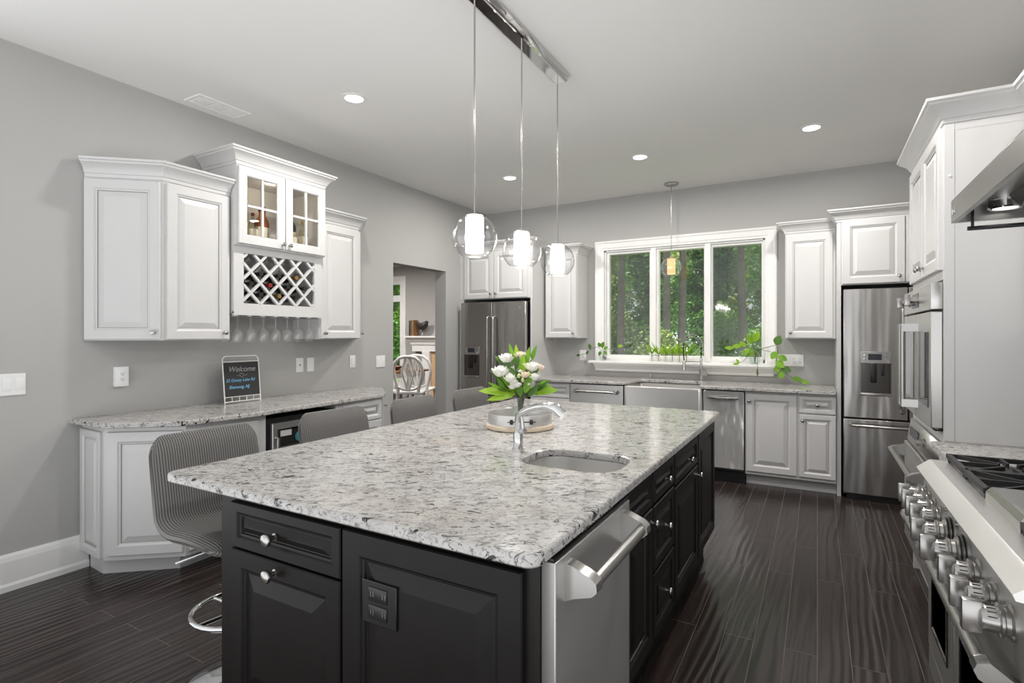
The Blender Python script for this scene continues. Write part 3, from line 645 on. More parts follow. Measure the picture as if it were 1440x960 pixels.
# bar base cabinets and counter
LZ = .905
b = MB(); CP = [(XL+.002, 1.482), (-3.50, 1.495), (-3.19, 1.765), (-3.15, 2.27), (-3.165, 2.32), (-3.205, 3.46), (-3.53, 3.79), (XL+.002, 3.86)]
b.slab(rpoly(CP, [0, .04, .05, .04, .02, .05, .04, 0]), [], LZ-.031, LZ); o = b.build('bar_worktop', 'granite', smooth=25); tag(o, 'granite worktop with clipped corners along the left wall', 'worktop')
FX = -3.225
t = thing('base_cabinet', 'white angled-corner base cabinet under the left end of the bar worktop', 'cabinet', (XL, 1.535, 0)); o = (XL, 1.535)
b = MB(); b.prism(lp((XL+.002, 1.545), (-3.565, 1.53), (FX, 1.80), (FX, 2.325), (XL+.002, 2.325)), .105, LZ-.033); b.prism(lp((XL+.03, 1.575), (-3.655, 1.562), (-3.34, 1.83), (-3.34, 2.325), (XL+.03, 2.325)), 0, .105); b.build('body', 'white', t, 0)
a1 = math.atan2(-.015, .305); front(t, 'side_panel', .015, .285, .115, .845, xf((0.002, .01, 0), a1))
a2 = math.atan2(.27, .34); l2 = math.hypot(.27, .34)
front(t, 'door', .022, l2-.012, .135, .845, xf((XL*-1-3.565, -.005, 0), a2), kn=(l2-.05, .80))
front(t, 'door', .02, .46, .135, .845, xf((FX-XL, 1.80-1.535, 0), PI/2), kn=(.07, .80))
t = thing('base_cabinet', 'white angled-corner base cabinet under the right end of the bar worktop', 'cabinet', (XL, 2.935, 0)); o = (XL, 2.935)
b = MB(); b.prism(lp((XL+.002, 2.94), (FX-.012, 2.94), (FX-.012, 3.44), (-3.55, 3.745), (XL+.002, 3.80)), .105, LZ-.033); b.prism(lp((XL+.03, 2.94), (-3.34, 2.94), (-3.34, 3.42), (-3.6, 3.68), (XL+.03, 3.75)), 0, .105); b.build('body', 'white', t, 0)
front(t, 'drawer', .06, .485, .70, .85, xf((FX-.012-XL, .005, 0), PI/2), kn=(.27, .775)); front(t, 'door', .06, .485, .135, .69, xf((FX-.012-XL, .005, 0), PI/2), kn=(.1, .64))
a3 = math.atan2(.305, -.313); front(t, 'door', .015, .425, .135, .845, xf((FX-.012-XL, .505, 0), a3), kn=(.05, .80))
# wine fridge
t = thing('wine_fridge', 'black glass-front wine fridge under the bar worktop', 'wine fridge', (FX+.0, 2.335, 0), PI/2); w = .595
b = MB(); b.box(0, w, .012, .6, .02, .835); b.box(0, w, .005, .02, .02, .11)
b.build('cabinet_body', 'rubber', t, 0)  # plain black fridge body
b = MB(); fr_ = .045; z0, z1 = .13, .80
b.loops([[(i+.03, -h, z0+i), (w-.03-i, -h, z0+i), (w-.03-i, -h, z1-i), (i+.03, -h, z1-i)] for i, h in ((0, -.01), (0, .014), (.004, .018), (fr_-.006, .018), (fr_, .01), (fr_, -.01))], False, False, closed=True); d = b.build('door_frame', 'steel', t, 25)
b = MB(); b.box(.07, w-.07, .004, .008, z0+.04, z1-.04); b.build('door_glass', 'cabglass', d)
b = MB(); b.tube([(.052, -.018, .38), (.052, -.05, .38), (.052, -.05, .70), (.052, -.018, .70)], .009, 8); b.build('door_handle', 'steelh', d)
for z in (.25, .42, .59):
    b = MB(); b.box(.05, w-.05, -.0, .011, z, z+.04); b.build('shelf_front', 'steelh', t)
b = MB(); b.box(.11, .20, .006, .0115, .70, .74); b.build('control_display', 'plate', t)
t2 = thing('water_bottle', 'teal bottle end lying on the wine fridge shelf', 'bottle', (FX-.011, 2.335+.27, .68), 0)
b = MB(); b.lathe([(.0001, 0), (.034, 0), (.040, -.004), (.040, -.010), (.0001, -.0105)], axis='x', seg=20); b.build('bottle_body', 'cyan', t2)
b = MB(); b.box(FX-.4, FX-.01, 2.935-.002, 2.938, .1, .87)
b.b.free()

# chalkboard
t = thing('chalkboard_sign', 'small chalkboard in a white wire frame on the bar worktop', 'sign', (-3.70, 2.34, LZ), PI/2); w, h = .285, .345; ln = .045
Tm = Matrix.Rotation(-.10, 4, 'X')
b = MB(Tm); fr = [(0, 0, 0), (0, 0, h-.02), (.02, 0, h), (w-.02, 0, h), (w, 0, h-.02), (w, 0, 0)]; b.tube(fr, .0045, 8)
for z in (.012, .048, h-.042): b.tube([(0, 0, z), (w, 0, z)], .004, 6)
for k in range(1, 5): b.tube([(w*k/5, 0, .012), (w*k/5, 0, .048)], .003, 6)
b.build('wire_frame', 'wire', t, 60)
b = MB(Tm); b.box(.005, w-.005, -.003, .003, .05, h-.045); b.build('board', 'chalk', t)
def text(parent, s, x, z, size, mat, y, T=None, shear=.25, name='chalk_lettering', align='LEFT', rx=PI/2):
    cu = bpy.data.curves.new(name, 'FONT'); cu.body = s; cu.size = size; cu.shear = shear; cu.extrude = .0004; cu.align_x = align; cu.offset = .0004 if size > .03 else .0002
    o = bpy.data.objects.new(name, cu); C.objects.link(o); cu.materials.append(M[mat]); o.parent = parent
    me = bpy.data.meshes.new_from_object(o); bpy.data.objects.remove(o); me.name = name; o = bpy.data.objects.new(name, me); C.objects.link(o); o.parent = parent
    o.matrix_local = (T or Matrix()) @ Matrix.Translation(Vector((x, y, z))) @ Matrix.Rotation(rx, 4, 'X'); return o
text(t, 'Welcome', .035, h-.115, .054, 'chalkgrey', -.0045, Tm, .35)
text(t, '22 Grassy Lake Rd', .014, h-.188, .030, 'chalkblue', -.0045, Tm, .3)
text(t, 'Shamong, NJ', .035, h-.238, .031, 'chalkblue', -.0045, Tm, .3)
b = MB(Tm); hp = [(.14+.016*math.sin(a)**3, -.0045, h-.142+.0011*(13*math.cos(a)-5*math.cos(2*a)-2*math.cos(3*a)-math.cos(4*a))) for a in [2*PI*i/24 for i in range(24)]]
b.tube(hp, .0012, 5, closed=True); b.tube([(.10, -.0045, h-.142), (.122, -.0045, h-.148)], .0012, 5); b.tube([(.158, -.0045, h-.148), (.19, -.0045, h-.138)], .0012, 5); b.build('chalk_heart', 'chalkgrey', t)

# ------------------------------------------------------------------ wall plates
def plate(label, loc, rz, w, h, gangs, d=.006, box=0):
    t = thing('wall_plate', label, 'outlet' if 'o' in gangs else 'switch', loc, rz)
    b = MB(); b.box(-w/2, w/2, -d-box, 0, -h/2, h/2, .003); b.build('cover', 'plate', t)
    n = len(gangs)
    for i, g in enumerate(gangs):
        x = -w/2+w*(i+.5)/n; y = -d-box
        if g == 's':
            b = MB(); b.prism_x([(y, -.033), (y, .033), (y-.002, .033), (y-.006, 0), (y-.002, -.033)], x-.016, x+.016); b.build('rocker', 'plate', t)
        elif g == 'o':
            b = MB(); b.box(x-.016, x+.016, y-.002, y+.001, -.033, .033, .001); f = b.build('receptacle', 'plate', t)
            b = MB()
            for z in (.017, -.017):
                b.box(x-.008, x-.006, y-.003, y, z-.004, z+.006); b.box(x+.006, x+.008, y-.003, y, z-.004, z+.006); b.lathe([(.0025, 0), (.0025, .003), (.0001, .003)], (x, y, z-.008), 'y', 8)
            b.build('slot', 'slot', f)
        elif g == 'j':
            b = MB(); b.lathe([(.006, 0), (.006, .004), (.0001, .004)], (x, y, 0), 'y', 10); b.build('jack', 'slot', t)
q = PI/2
plate('white triple switch plate at the left edge of the picture', (XL+.0005, 1.195, 1.13), q, .165, .12, 'sss')
plate('white surface-mounted outlet box above the bar worktop, left of the chalkboard', (XL+.0005, 1.745, 1.14), q, .075, .125, 'o', box=.03)
plate('white jack plate above the bar worktop, left of the blank plate', (XL+.0005, 3.115, 1.145), q, .075, .12, 'j')
plate('blank white cover plate right beside the jack plate', (XL+.0005, 3.228, 1.145), q, .075, .12, 'b')
plate('white single switch plate near the right end of the bar worktop', (XL+.0005, 3.72, 1.15), q, .072, .118, 's')
plate('white double switch plate beside the dining room opening', (XL+.0005, 4.10, 1.135), q, .125, .12, 'ss')
plate('white outlet behind the trailing plant left of the window', (-2.47, YB-.0005, 1.16), 0, .085, .125, 'o')
plate('white four-gang switch and outlet plate right of the window', (-.235, YB-.0005, 1.15), 0, .235, .12, 'ssoo')

# ------------------------------------------------------------------ island
IX0, IX1, IY0, IY1 = -1.765, -.580, 1.105, 3.575
BM = ('black', 'blackg')
SH = rrect(-1.02, -.63, 1.805, 2.115, .10, 7)
b = MB(); b.slab(rpoly([(-2.03, 1.052), (-.537, 1.052), (-.537, 3.655), (-2.03, 3.655)], .045, 6), [SH], .8825, .914, .008); o = b.build('island_worktop', 'granite', smooth=25); tag(o, 'large granite island worktop with a small prep-sink cut-out', 'worktop')
def icab(label, x0, x1, y0, y1, name='island_cabinet'):
    t = thing(name, label, 'cabinet', (x0, y0, 0)); b = MB(); b.box(0, x1-x0, 0, y1-y0, .165, .8815); b.box(.0, x1-x0, .05 if y0 < 1.2 else 0, y1-y0, .0, .165); b.build('body', 'black', t, 0); return t
zT = .855
t = icab('black island cabinet with one drawer over a door, facing the camera at left', IX0, -1.178, IY0, IY0+.56)
front(t, 'drawer', .078, .585, .708, zT, kn=(.305, .778), mats=BM, big=1.35); front(t, 'door', .078, .585, .19, .700, kn=(.305, .667), mats=BM, big=1.35)
t = icab('black island cabinet with a wide fixed panel and an outlet, facing the camera', -1.177, IX1-.0, IY0, IY0+.055)
front(t, 'end_panel', .006, .585, .19, zT, mats=BM, fw=.068)
tp = thing('island_outlet', 'black double outlet plate on the wide island panel', 'outlet', (-1.027, IY0-.017, .677)); b = MB(); b.box(-.062, .062, -.006, .0, -.058, .058, .002); b.build('cover', 'plastic', tp)
for z in (.024, -.024):
    b = MB(); b.box(-.036, .030, -.009, -.004, z-.019, z+.019, .002); r_ = b.build('receptacle', 'dark', tp)
    b = MB()
    for x in (-.024, .018): b.box(x-.003, x-.001, -.010, -.008, z-.006, z+.008); b.box(x+.006, x+.008, -.010, -.008, z-.006, z+.008)
    b.build('slot', 'nickel', r_)
b = MB(); b.box(IX0, IX1, IY0+.565, IY1, .0, .02); b.b.free()
# right-hand face of the island: local x = world Y
def rcab(label, y0, y1, fronts, name='island_cabinet'):
    t = thing(name, label, 'cabinet', (IX1, y0, 0), q); w = y1-y0
    b = MB(); b.box(0, w, .0, .56, .165, .8815 if 'drawer stack' not in label and 'prep' not in label else .70)
    b.box(0, w, .05, .56, 0, .165); 
    if 'drawer stack' in label or 'prep' in label: b.box(0, w, 0, .03, .70, .8815)
    b.build('body', 'black', t, 0)
    for f in fronts: front(t, f[0], f[1], f[2], f[3], f[4], kn=f[5] if len(f) > 5 else None, mats=BM, fw=.055)
    return t
rcab('black island cabinet below the prep sink, with one false drawer, next to the dishwasher', 1.755, 2.118, [('drawer', .012, .351, .735, .858), ('door', .012, .351, .19, .725, (.325, .675))])
rcab('black island three-drawer stack beside the door cabinet below the prep sink', 2.119, 2.478, [('drawer', .008, .35, .735, .858, (.18, .797)), ('drawer', .008, .35, .465, .722, (.18, .60)), ('drawer', .008, .35, .19, .452, (.18, .325))])
rcab('black island cabinet with a drawer over a wide door', 2.479, 3.035, [('drawer', .01, .545, .715, .858, (.28, .785)), ('door', .01, .545, .19, .703, (.515, .655))])
rcab('black island cabinet with one full-height door at the far end', 3.036, IY1, [('door', .01, .53, .19, .862)])
t = icab('plain black back cabinet block under the island on the stool side', IX0, -1.142, IY0+.5601, IY1)
# island dishwasher
t = thing('dishwasher', 'stainless dishwasher with heavy bar handle in the near end of the island', 'dishwasher', (IX1+.0, 1.162, 0), q); w = .588
b = MB(); b.box(.0, w, .004, .556, .1, .868); b.build('tub', 'dark', t, 0)
b = MB(); b.box(.004, w-.004, -.038, .002, .13, .858, .004); d = b.build('door', 'doorsteel', t)
b = MB(); b.box(.004, w-.004, -.033, .0, .859, .868, .002); cp = b.build('control_strip', 'plastic', t)
b = MB()
for k in range(12): b.box(.2+k*.022, .206+k*.022, -.026, -.02, .8675, .8695)
b.build('control_key', 'plate', cp)
b = MB(); b.tube([(.085, -.103, .795), (w-.085, -.103, .795)], .0165, 14); hd = b.build('bar_handle', 'steelh', d, 50)
for x in (.075, w-.075):
    b = MB(); b.prism_x([(-.037, .745), (-.037, .84), (-.055, .838), (-.105, .818), (-.12, .805), (-.122, .785), (-.108, .772), (-.06, .757)], x-.02, x+.02); b.build('handle_bracket', 'steelh', hd, 30)
b = MB(); b.box(0, w, .05, .556, 0, .1); b.build('toe_kick', 'black', t, 0)
# prep sink
t = thing('prep_sink', 'small undermount stainless prep sink in the island worktop', 'sink', (-.825, 1.96, .70))
b = MB(); mk = lambda k, z: [((x+.825)*k, (y-1.96)*k, z) for x, y in rrect(-1.03, -.62, 1.795, 2.125, .11, 7)]
b.loops([mk(1.03, .1815), mk(.985, .1815), mk(.97, .16), mk(.93, .03), mk(.85, .008), mk(.2, .002)], cap0=False); b.loops([mk(1.03, .1815), mk(1.0, .15), mk(.97, .02), mk(.8, -.002), mk(.2, -.004)], cap0=False); b.build('basin', 'steelsink', t, 40)
b = MB(); b.lathe([(.04, .0085), (.038, .012), (.02, .010), (.0001, .010)], (0, .0, 0)); b.build('drain', 'chrome', t)
t = thing('prep_faucet', 'chrome single-lever pull-out faucet beside the prep sink', 'faucet', (-1.098, 1.985, .914))
dr = Vector((.98, -.2, 0)).normalized()
b = MB(); b.lathe([(.027, 0), (.027, .01), (.022, .014), (.021, .07), (.018, .08), (.0001, .08)]); b.build('base', 'chrome', t)
P0 = [Vector((0, 0, .07)), Vector((0, 0, .12)), Vector((.003, 0, .150)), Vector((0, 0, .165))+dr*.025, Vector((0, 0, .182))+dr*.06, Vector((0, 0, .194))+dr*.10, Vector((0, 0, .20))+dr*.135]
b = MB(); b.tube(P0, .0155, 12); b.build('neck', 'chrome', t, 60)
b = MB(); b.tube([P0[-1], Vector((0, 0, .202))+dr*.16, Vector((0, 0, .196))+dr*.20, Vector((0, 0, .172))+dr*.235], [.0165, .019, .022, .021], 12); b.build('spray_head', 'chrome', t, 60)
b = MB(); b.tube([(.018, -.006, .085), (.04, -.012, .09)], .013, 10); b.tube([(.03, -.008, .09), (.022, -.004, .14), (.012, -.002, .17)], [.008, .006, .005], 8); b.build('lever', 'chrome', t, 60)

# tray, vase and bouquet on the island
TX, TY, TZ = -1.372, 2.50, .914
t = thing('round_tray', 'round steel tray on a pale wooden base ring on the island', 'tray', (TX, TY, TZ))
b = MB(); b.lathe([(.0001, 0), (.172, 0), (.180, .006), (.180, .022), (.172, .028), (.0001, .028)], seg=40); b.build('wood_base', 'oak', t, 40)
b = MB(); b.lathe([(.0001, .029), (.166, .029), (.166, .08), (.1675, .082), (.169, .08), (.170, .0285)], seg=40, cap=False); b.build('steel_rim', 'steelsink', t, 40)
b = MB()
for s_ in (-1, 1): b.box(-.008+s_*.05-.0, .008+s_*.05, -.172, -.158, .042, .066, .002)
b.tube([(-.07, -.174, .055), (.07, -.174, .055)], .003, 6); b.build('handle', 'dark', t, 40, rz=.55)
t = thing('glass_vase', 'tall clear glass vase of stems on the round tray', 'vase', (TX+.005, TY, TZ+.0295))
b = MB(); b.lathe([(.0001, .003), (.052, .003), (.056, 0), (.060, .004), (.055, .03), (.042, .09), (.032, .13), (.036, .155), (.05, .175), (.047, .175), (.033, .155), (.0295, .13), (.039, .09), (.052, .03), (.0001, .008)], seg=28, cap=False); b.build('glass_wall', 'glass', t, 60)
b = MB(); b.lathe([(.0001, .009), (.0505, .028), (.040, .08), (.0001, .08)], seg=24, cap=False); b.build('water', 'water', t, 60)
def leaf(mb, base, d, up, L, wd, bend=.3, m=0, seg=6, fold=.15):
    base, d = Vector(base), Vector(d).normalized(); up = Vector(up); sd = d.cross(up); sd = sd.normalized() if sd.length > 1e-4 else d.orthogonal().normalized(); u = sd.cross(d)
    A, B, Cc = [], [], []
    for i in range(seg+1):
        s = i/seg; c = base+d*(L*s)-u*(bend*L*s*s); hw_ = wd*.5*math.sin(PI*min(1, s*.93+.03))**.8*(1-.35*s)
        if i == seg: hw_ = .0005
        A.append(mb.v(c+sd*hw_+u*hw_*fold)); B.append(mb.v(c)); Cc.append(mb.v(c-sd*hw_+u*hw_*fold))
    for i in range(seg):
        mb.f([A[i], A[i+1], B[i+1], B[i]], m); mb.f([B[i], B[i+1], Cc[i+1], Cc[i]], m)
bq = thing('bouquet', 'bouquet of white flowers and green leaves standing in the glass vase', 'flowers', (TX+.005, TY, TZ+.04))
Rv, Fv = Vector((.8695, .494, 0)), Vector((-.494, .8695, 0))       # only used to lay the sprays out around the vase
rr = random.Random(3)
stems = MB()
def spray(px, pz, depth=0):
    p = Rv*px+Fv*depth+Vector((0, 0, pz)); base = Vector((rr.uniform(-.012, .012), rr.uniform(-.012, .012), .0))
    stems.tube([base, Vector((p.x*.12, p.y*.12, .12)), Vector((p.x*.45, p.y*.45, .12+(pz-.12)*.5)), p], .0022, 5); return p
def rose(p, r, mat):
    b = MB(); p = Vector(p)
    for ring, (n, ri, tilt, h) in enumerate(((3, .2, .05, .5), (4, .5, .25, .42), (5, .8, .5, .3), (6, 1.1, .8, .2), (7, 1.3, 1.15, .05))):
        for k in range(n):
            a = 2*PI*(k+ring*.37)/n; out = Vector((math.cos(a), math.sin(a), 0)); d = (out*math.sin(tilt)+Vector((0, 0, math.cos(tilt)))).normalized()
            leaf(b, p+out*r*ri*.25-Vector((0, 0, r*.3)), d, (d.cross(Vector((-out.y, out.x, 0)))), r*1.15, r*1.25, -.45, 0, 5, .35)
    b.build('flower', mat, bq, 60)
for px, pz, dd, r, mt in ((-.105, .245, -.03, .044, 'petal'), (-.075, .315, .0, .038, 'petal'), (.0, .330, .02, .032, 'petalp'), (.062, .268, -.02, .04, 'petal'), (.092, .262, .01, .034, 'petalp'), (.072, .222, -.05, .03, 'petal'), (-.055, .215, -.06, .032, 'petal'), (-.02, .185, -.07, .022, 'petal'), (-.045, .175, -.065, .02, 'petal'), (.02, .235, -.06, .024, 'petalp'), (.035, .31, .03, .026, 'petal'), (-.02, .262, .01, .028, 'petal')):
    rose(spray(px, pz, dd), r*1.08, mt)
for px, pz, dd, dx, dz, L, wd, mt in ((-.03, .15, -.03, -1, .10, .19, .065, 'leafb'), (-.03, .14, -.05, -.85, -.12, .15, .05, 'leafb'), (.03, .15, -.03, 1, .12, .17, .07, 'leafb'), (-.03, .16, -.06, -.6, .8, .13, .05, 'leafb'),
        (-.01, .20, -.05, -.5, .9, .10, .04, 'leafd'), (.02, .26, 0, .2, 1, .13, .035, 'leaf'), (-.03, .29, .02, -.25, 1, .12, .03, 'leaf'), (-.09, .29, .02, -.7, .8, .07, .028, 'leafd'), (.055, .31, .02, .35, 1, .09, .03, 'leaf'),
        (.0, .22, -.04, .1, 1, .13, .05, 'leafb'), (.03, .2, -.05, .55, .7, .10, .035, 'leafd'), (-.06, .27, -.02, -.3, .9, .09, .03, 'leafd'), (.09, .20, -.02, 1, .15, .07, .025, 'leafd'), (.02, .15, -.07, .3, .9, .1, .05, 'leaf'), (-.0, .13, -.07, -.2, .9, .09, .045, 'leaf'), (.04, .13, -.06, .5, .6, .09, .04, 'leafd'), (-.015, .3, .03, -.1, 1, .1, .03, 'leafb')):
    p = Rv*px+Fv*dd+Vector((0, 0, pz)); d = Rv*dx+Vector((0, 0, dz))+Fv*rr.uniform(-.2, .1)
    b = MB(); leaf(b, p, d, -Fv+Vector((0, 0, .7)), L, wd, .12); b.build('leaf', mt, bq, 60)
    stems.tube([Vector((rr.uniform(-.01, .01), rr.uniform(-.01, .01), 0)), Vector((p.x*.2, p.y*.2, .11)), p], .002, 5)
for i_ in range(16):
    a_ = rr.uniform(-1.3, 1.3); L_ = rr.uniform(.13, .25); p = spray(math.sin(a_)*L_*.55, .12+math.cos(a_)*L_*.75, rr.uniform(-.07, .05))
    d = (Vector((p.x, p.y, (p.z-.1)*1.1))).normalized(); b = MB(); leaf(b, p-d*.03, d+Vector((rr.uniform(-.3, .3), rr.uniform(-.3, .3), .1)), -Fv+Vector((0, 0, .6)), rr.uniform(.06, .1), rr.uniform(.016, .03), .2); b.build('leaf', rr.choice(['leafd', 'leaf', 'leafd']), bq, 60)
for px, pz, dd, r_ in ((-.03, .205, -.075, .016), (-.01, .19, -.08, .015), (-.045, .195, -.07, .014), (.045, .19, -.06, .016), (.06, .2, -.05, .015), (.0, .255, -.04, .016), (.02, .29, -.02, .015), (-.06, .24, -.04, .016)): rose(spray(px, pz, dd), r_, 'petal')
for px, pz, dd in ((.01, .215, -.07), (.04, .245, -.06), (-.01, .235, -.06), (.06, .235, -.06), (.03, .28, -.03)):
    p = spray(px, pz, dd); b = MB(); b.lathe([(.0001, -.012), (.008, -.006), (.010, .002), (.006, .012), (.0001, .016)], p, seg=10); b.build('bud', 'bud', bq, 60)
stems.build('stems', 'stem', bq, 60)

# ------------------------------------------------------------------ bar stools
def stool_shell():
    prof = []                       # (x, z) centre line, x=0 at the pole ; back at -x
    for i in range(7): s = i/6; prof.append((-.262+.055*s, 1.005-.30*s))
    for i in range(1, 7): a = PI/2*i/6; prof.append((-.207+.115*(1-math.cos(a))+.008*i/6, .705-.08*math.sin(a)))
    for i in range(1, 7): prof.append((-.084+.255*i/6, .625+.008*math.sin(PI*i/6)-.006*i/6))
    prof += [(.195, .605)]
    n = len(prof); W_ = .232; nt = 12; P_ = [Vector((x, 0, z)) for x, z in prof]; ss = [0]
    for i in range(1, n): ss.append(ss[-1]+(P_[i]-P_[i-1]).length)
    bm = bmesh.new(); uv = bm.loops.layers.uv.new('uv'); th = .032
    def half(s):
        e0, e1 = s, ss[-1]-s; r = .04; k = 1.0
        for e in (e0, e1):
            if e < r: k = min(k, 1-(r-math.sqrt(max(0, r*r-(r-e)**2)))/W_)
        return W_*k*(1-.03*min(1, abs(s-.42)/.42)+.03)
    sides = []
    for sd in (1, -1):
        G = []
        for i in range(n):
            t = (P_[min(i+1, n-1)]-P_[max(i-1, 0)]).normalized(); nr = Vector((t.z, 0, -t.x))*-1
            row = []
            for j in range(nt+1):
                f = -1+2*j/nt; y = half(ss[i])*f; ed = min(1, (1-abs(f))*4); ed = min(ed, (min(ss[i], ss[-1]-ss[i])/.05)); prf = math.sqrt(max(0, 1-(1-ed)**2)) if ed < 1 else 1
                cv = .02*(f*f)
                row.append((bm.verts.new(P_[i]+Vector((0, y, 0))+nr*(sd*th*(.25+.75*prf)+cv)), (y, ss[i])))
            G.append(row)
        for i in range(n-1):
            for j in range(nt):
                q4 = [G[i][j], G[i][j+1], G[i+1][j+1], G[i+1][j]]
                fc = bm.faces.new([v for v, _ in q4])
                for lp_, (_, c) in zip(fc.loops, q4): lp_[uv].uv = c
        sides.append(G)
    a, c = sides
    def strip(L1, L2):
        for k in range(len(L1)-1):
            fc = bm.faces.new([L1[k][0], L1[k+1][0], L2[k+1][0], L2[k][0]])
            for lp_, u in zip(fc.loops, (L1[k][1], L1[k+1][1], L2[k+1][1], L2[k][1])): lp_[uv].uv = u
    strip(a[0], c[0]); strip(a[-1], c[-1]); strip([r[0] for r in a], [r[0] for r in c]); strip([r[-1] for r in a], [r[-1] for r in c])
    m = MB(); m.b.free(); m.b = bm; return m
SL = ['grey ribbed bar stool nearest the camera at the island', 'grey ribbed bar stool in front of the wine fridge, second along the island', 'grey ribbed bar stool third along the island, before the dining room opening', 'grey ribbed bar stool farthest along the island, before the left refrigerator']
st = thing('bar_stool', SL[0], 'bar stool', (-2.02, 1.345, 0), 0, 'bar stools along the island')
sh = stool_shell().build('seat_shell', 'fabric', st, 60)
sh.modifiers.new('smooth', 'SUBSURF').levels = 1; sh.modifiers['smooth'].render_levels = 1
b = MB(); b.box(-.09, .09, -.09, .09, .565, .578, .004); b.build('seat_plate', 'chrome', st)
b = MB(); b.lathe([(.026, .3), (.026, .566), (.0001, .566)]); b.lathe([(.034, .02), (.034, .34), (.027, .345)]); b.build('gas_lift', 'chrome', st, 40)
b = MB(); b.lathe([(.0001, 0), (.205, 0), (.21, .006), (.2, .014), (.12, .024), (.05, .04), (.04, .06), (.0001, .06)], seg=40); b.build('base_disc', 'chrome', st, 40)
b = MB(); b.tube([(.165*math.cos(2*PI*i/28)-.02, .165*math.sin(2*PI*i/28), .30) for i in range(28)], .0105, 8, closed=True); b.tube([(-.185, 0, .30), (-.02, 0, .30)], .008, 8); b.tube([(.0, .033, .30), (-.02, .165, .30)], .008, 8); b.tube([(.0, -.033, .30), (-.02, -.165, .30)], .008, 8); b.build('foot_ring', 'chrome', st, 60)
b = MB(); b.tube([(0, -.03, .565), (-.05, -.12, .56), (-.10, -.20, .535)], .006, 8); b.build('lift_lever', 'chrome', st, 60)
for k, y in enumerate((2.035, 2.70, 3.345)): dup(st, (-2.02, y, 0), (-.02, .03, .01)[k], SL[k+1])

# ------------------------------------------------------------------ right run: tall oven cabinet, counter, range, hood
FXR = .505; q2 = -PI/2
OY0, OY1 = 3.122, 4.035
t = thing('oven_cabinet', 'tall white cabinet housing the two wall ovens', 'cabinet', (FXR, OY1, 0), q2); w = OY1-OY0; dp = XR-FXR-.003
b = MB(); b.box(0, .02, .0005, dp, .0, 2.39); b.box(w-.02, w, .0005, dp, 0, 2.39); b.box(.02, w-.02, .03, dp, 0, .12); b.box(.02, w-.02, .0, dp, .12, .20); b.box(.02, w-.02, 0, dp, .905, .955); b.box(.02, w-.02, 0, dp, 1.66, 2.39); b.box(.02, w-.02, .58, dp, .20, 1.66); b.build('carcass', 'white', t, 0)
front(t, 'door', .008, w/2-.003, 1.705, 2.36, kn=(w/2-.045, 1.755)); front(t, 'door', w/2+.003, w-.022, 1.705, 2.36, kn=(w/2+.045, 1.755))
b = MB(); b.box(.0, .038, -.004, 0, .918, 2.365, .0015); b.box(.038, .612, -.0025, 0, 2.335, 2.365); b.box(.038, .612, -.0015, 0, .918, 2.335)
o_ = b.build('side_panel', 'white', t, 20); o_.location = (w+.0005, 0, 0); o_.rotation_euler.z = q
b = MB(); b.sweep(CROWN, [(0, dp-.01), (0, 0), (w, 0), (w, .287)], 2.475); b.build('crown_moulding', 'white', t, 30)
b = MB(); b.lathe([(.006, 0), (.006, .004), (.0001, .005)], (0, 0, 0), 'y', 12); o_ = b.build('bumper_pad', 'plate', t); o_.location = (w+.004, .02, 2.13); o_.rotation_euler.z = q
t = thing('upper_cabinet', 'white upper cabinet on the right wall between oven cabinet and hood', 'cabinet', (.80, 3.118, 1.40), q2); w = .45
b = MB(); b.box(0, w, .0005, XR-.80-.003, 0, .99); b.build('body', 'white', t, 0); front(t, 'door', .01, w-.01, .008, .94, kn=(.40, .05)); crown(t, [(0.012, 0), (w, 0)], 1.075)
b = MB(); b.slab([(.455, 2.672), (XR-.002, 2.672), (XR-.002, 3.119), (.455, 3.119)], [], .8825, .914); o = b.build('worktop', 'granite', smooth=25); tag(o, 'short granite worktop between the range and the oven cabinet', 'worktop')
t = thing('base_cabinet', 'narrow white base cabinet between the range and the oven cabinet', 'cabinet', (.505, 3.119, 0), q2); w = .445
b = MB(); b.box(0, w, .0005, .61, .105, .881); b.box(0, w, .075, .61, 0, .105); b.build('body', 'white', t, 0); front(t, 'drawer', .01, w-.01, .708, .858, kn=(.22, .783)); front(t, 'door', .01, w-.01, .135, .693, kn=(.06, .64))

# upper wall oven (french doors) : local x = -Y
t = thing('built_in_oven', 'upper stainless wall oven with two french doors and knobs', 'oven', (FXR, OY1-.02, .958), q2); w = OY1-OY0-.042
b = MB(); b.box(.0, w, .002, .56, 0, .70); b.build('oven_body', 'dark', t, 0)
b = MB(); b.box(0, w, -.045, .001, .565, .69, .003); cpn = b.build('control_panel', 'steel', t)
for x in (.22, .52):
    b = MB(); b.lathe([(.022, 0), (.022, .006), (.018, .008), (.018, .03), (.0165, .031), (.0165, .036), (.018, .037)], (x, -.045, .628), 'y', 18); b.box(x-.012, x+.012, -.105, -.08, .628-.03, .628+.03, .004); b.build('knob', 'steelh', cpn, 40)
b = MB(); b.box(w*.36, w*.6, -.047, -.044, .59, .665); b.build('display', 'screen', cpn)
for k, (a, c) in enumerate(((.0, w/2-.002), (w/2+.002, w))):
    b = MB(); b.box(a, c, -.045, .001, .012, .555, .005); d = b.build('oven_door', 'steel', t)
    b = MB(); b.box(a+.09, c-.06, -.048, -.044, .10, .46, .002); b.build('door_window', 'ovenglass', d)
    hx = w/2-.05 if k == 0 else w/2+.05
    b = MB(); b.tube([(hx, -.108, .07), (hx, -.108, .50)], .013, 12); hd = b.build('bar_handle', 'steelh', d, 50)
    for z in (.085, .485):
        b = MB(); b.prism([(hx-.03, -.044), (hx+.03, -.044), (hx+.016, -.115), (hx-.016, -.115)], z-.02, z+.02); b.build('handle_bracket', 'steelh', hd, 30)
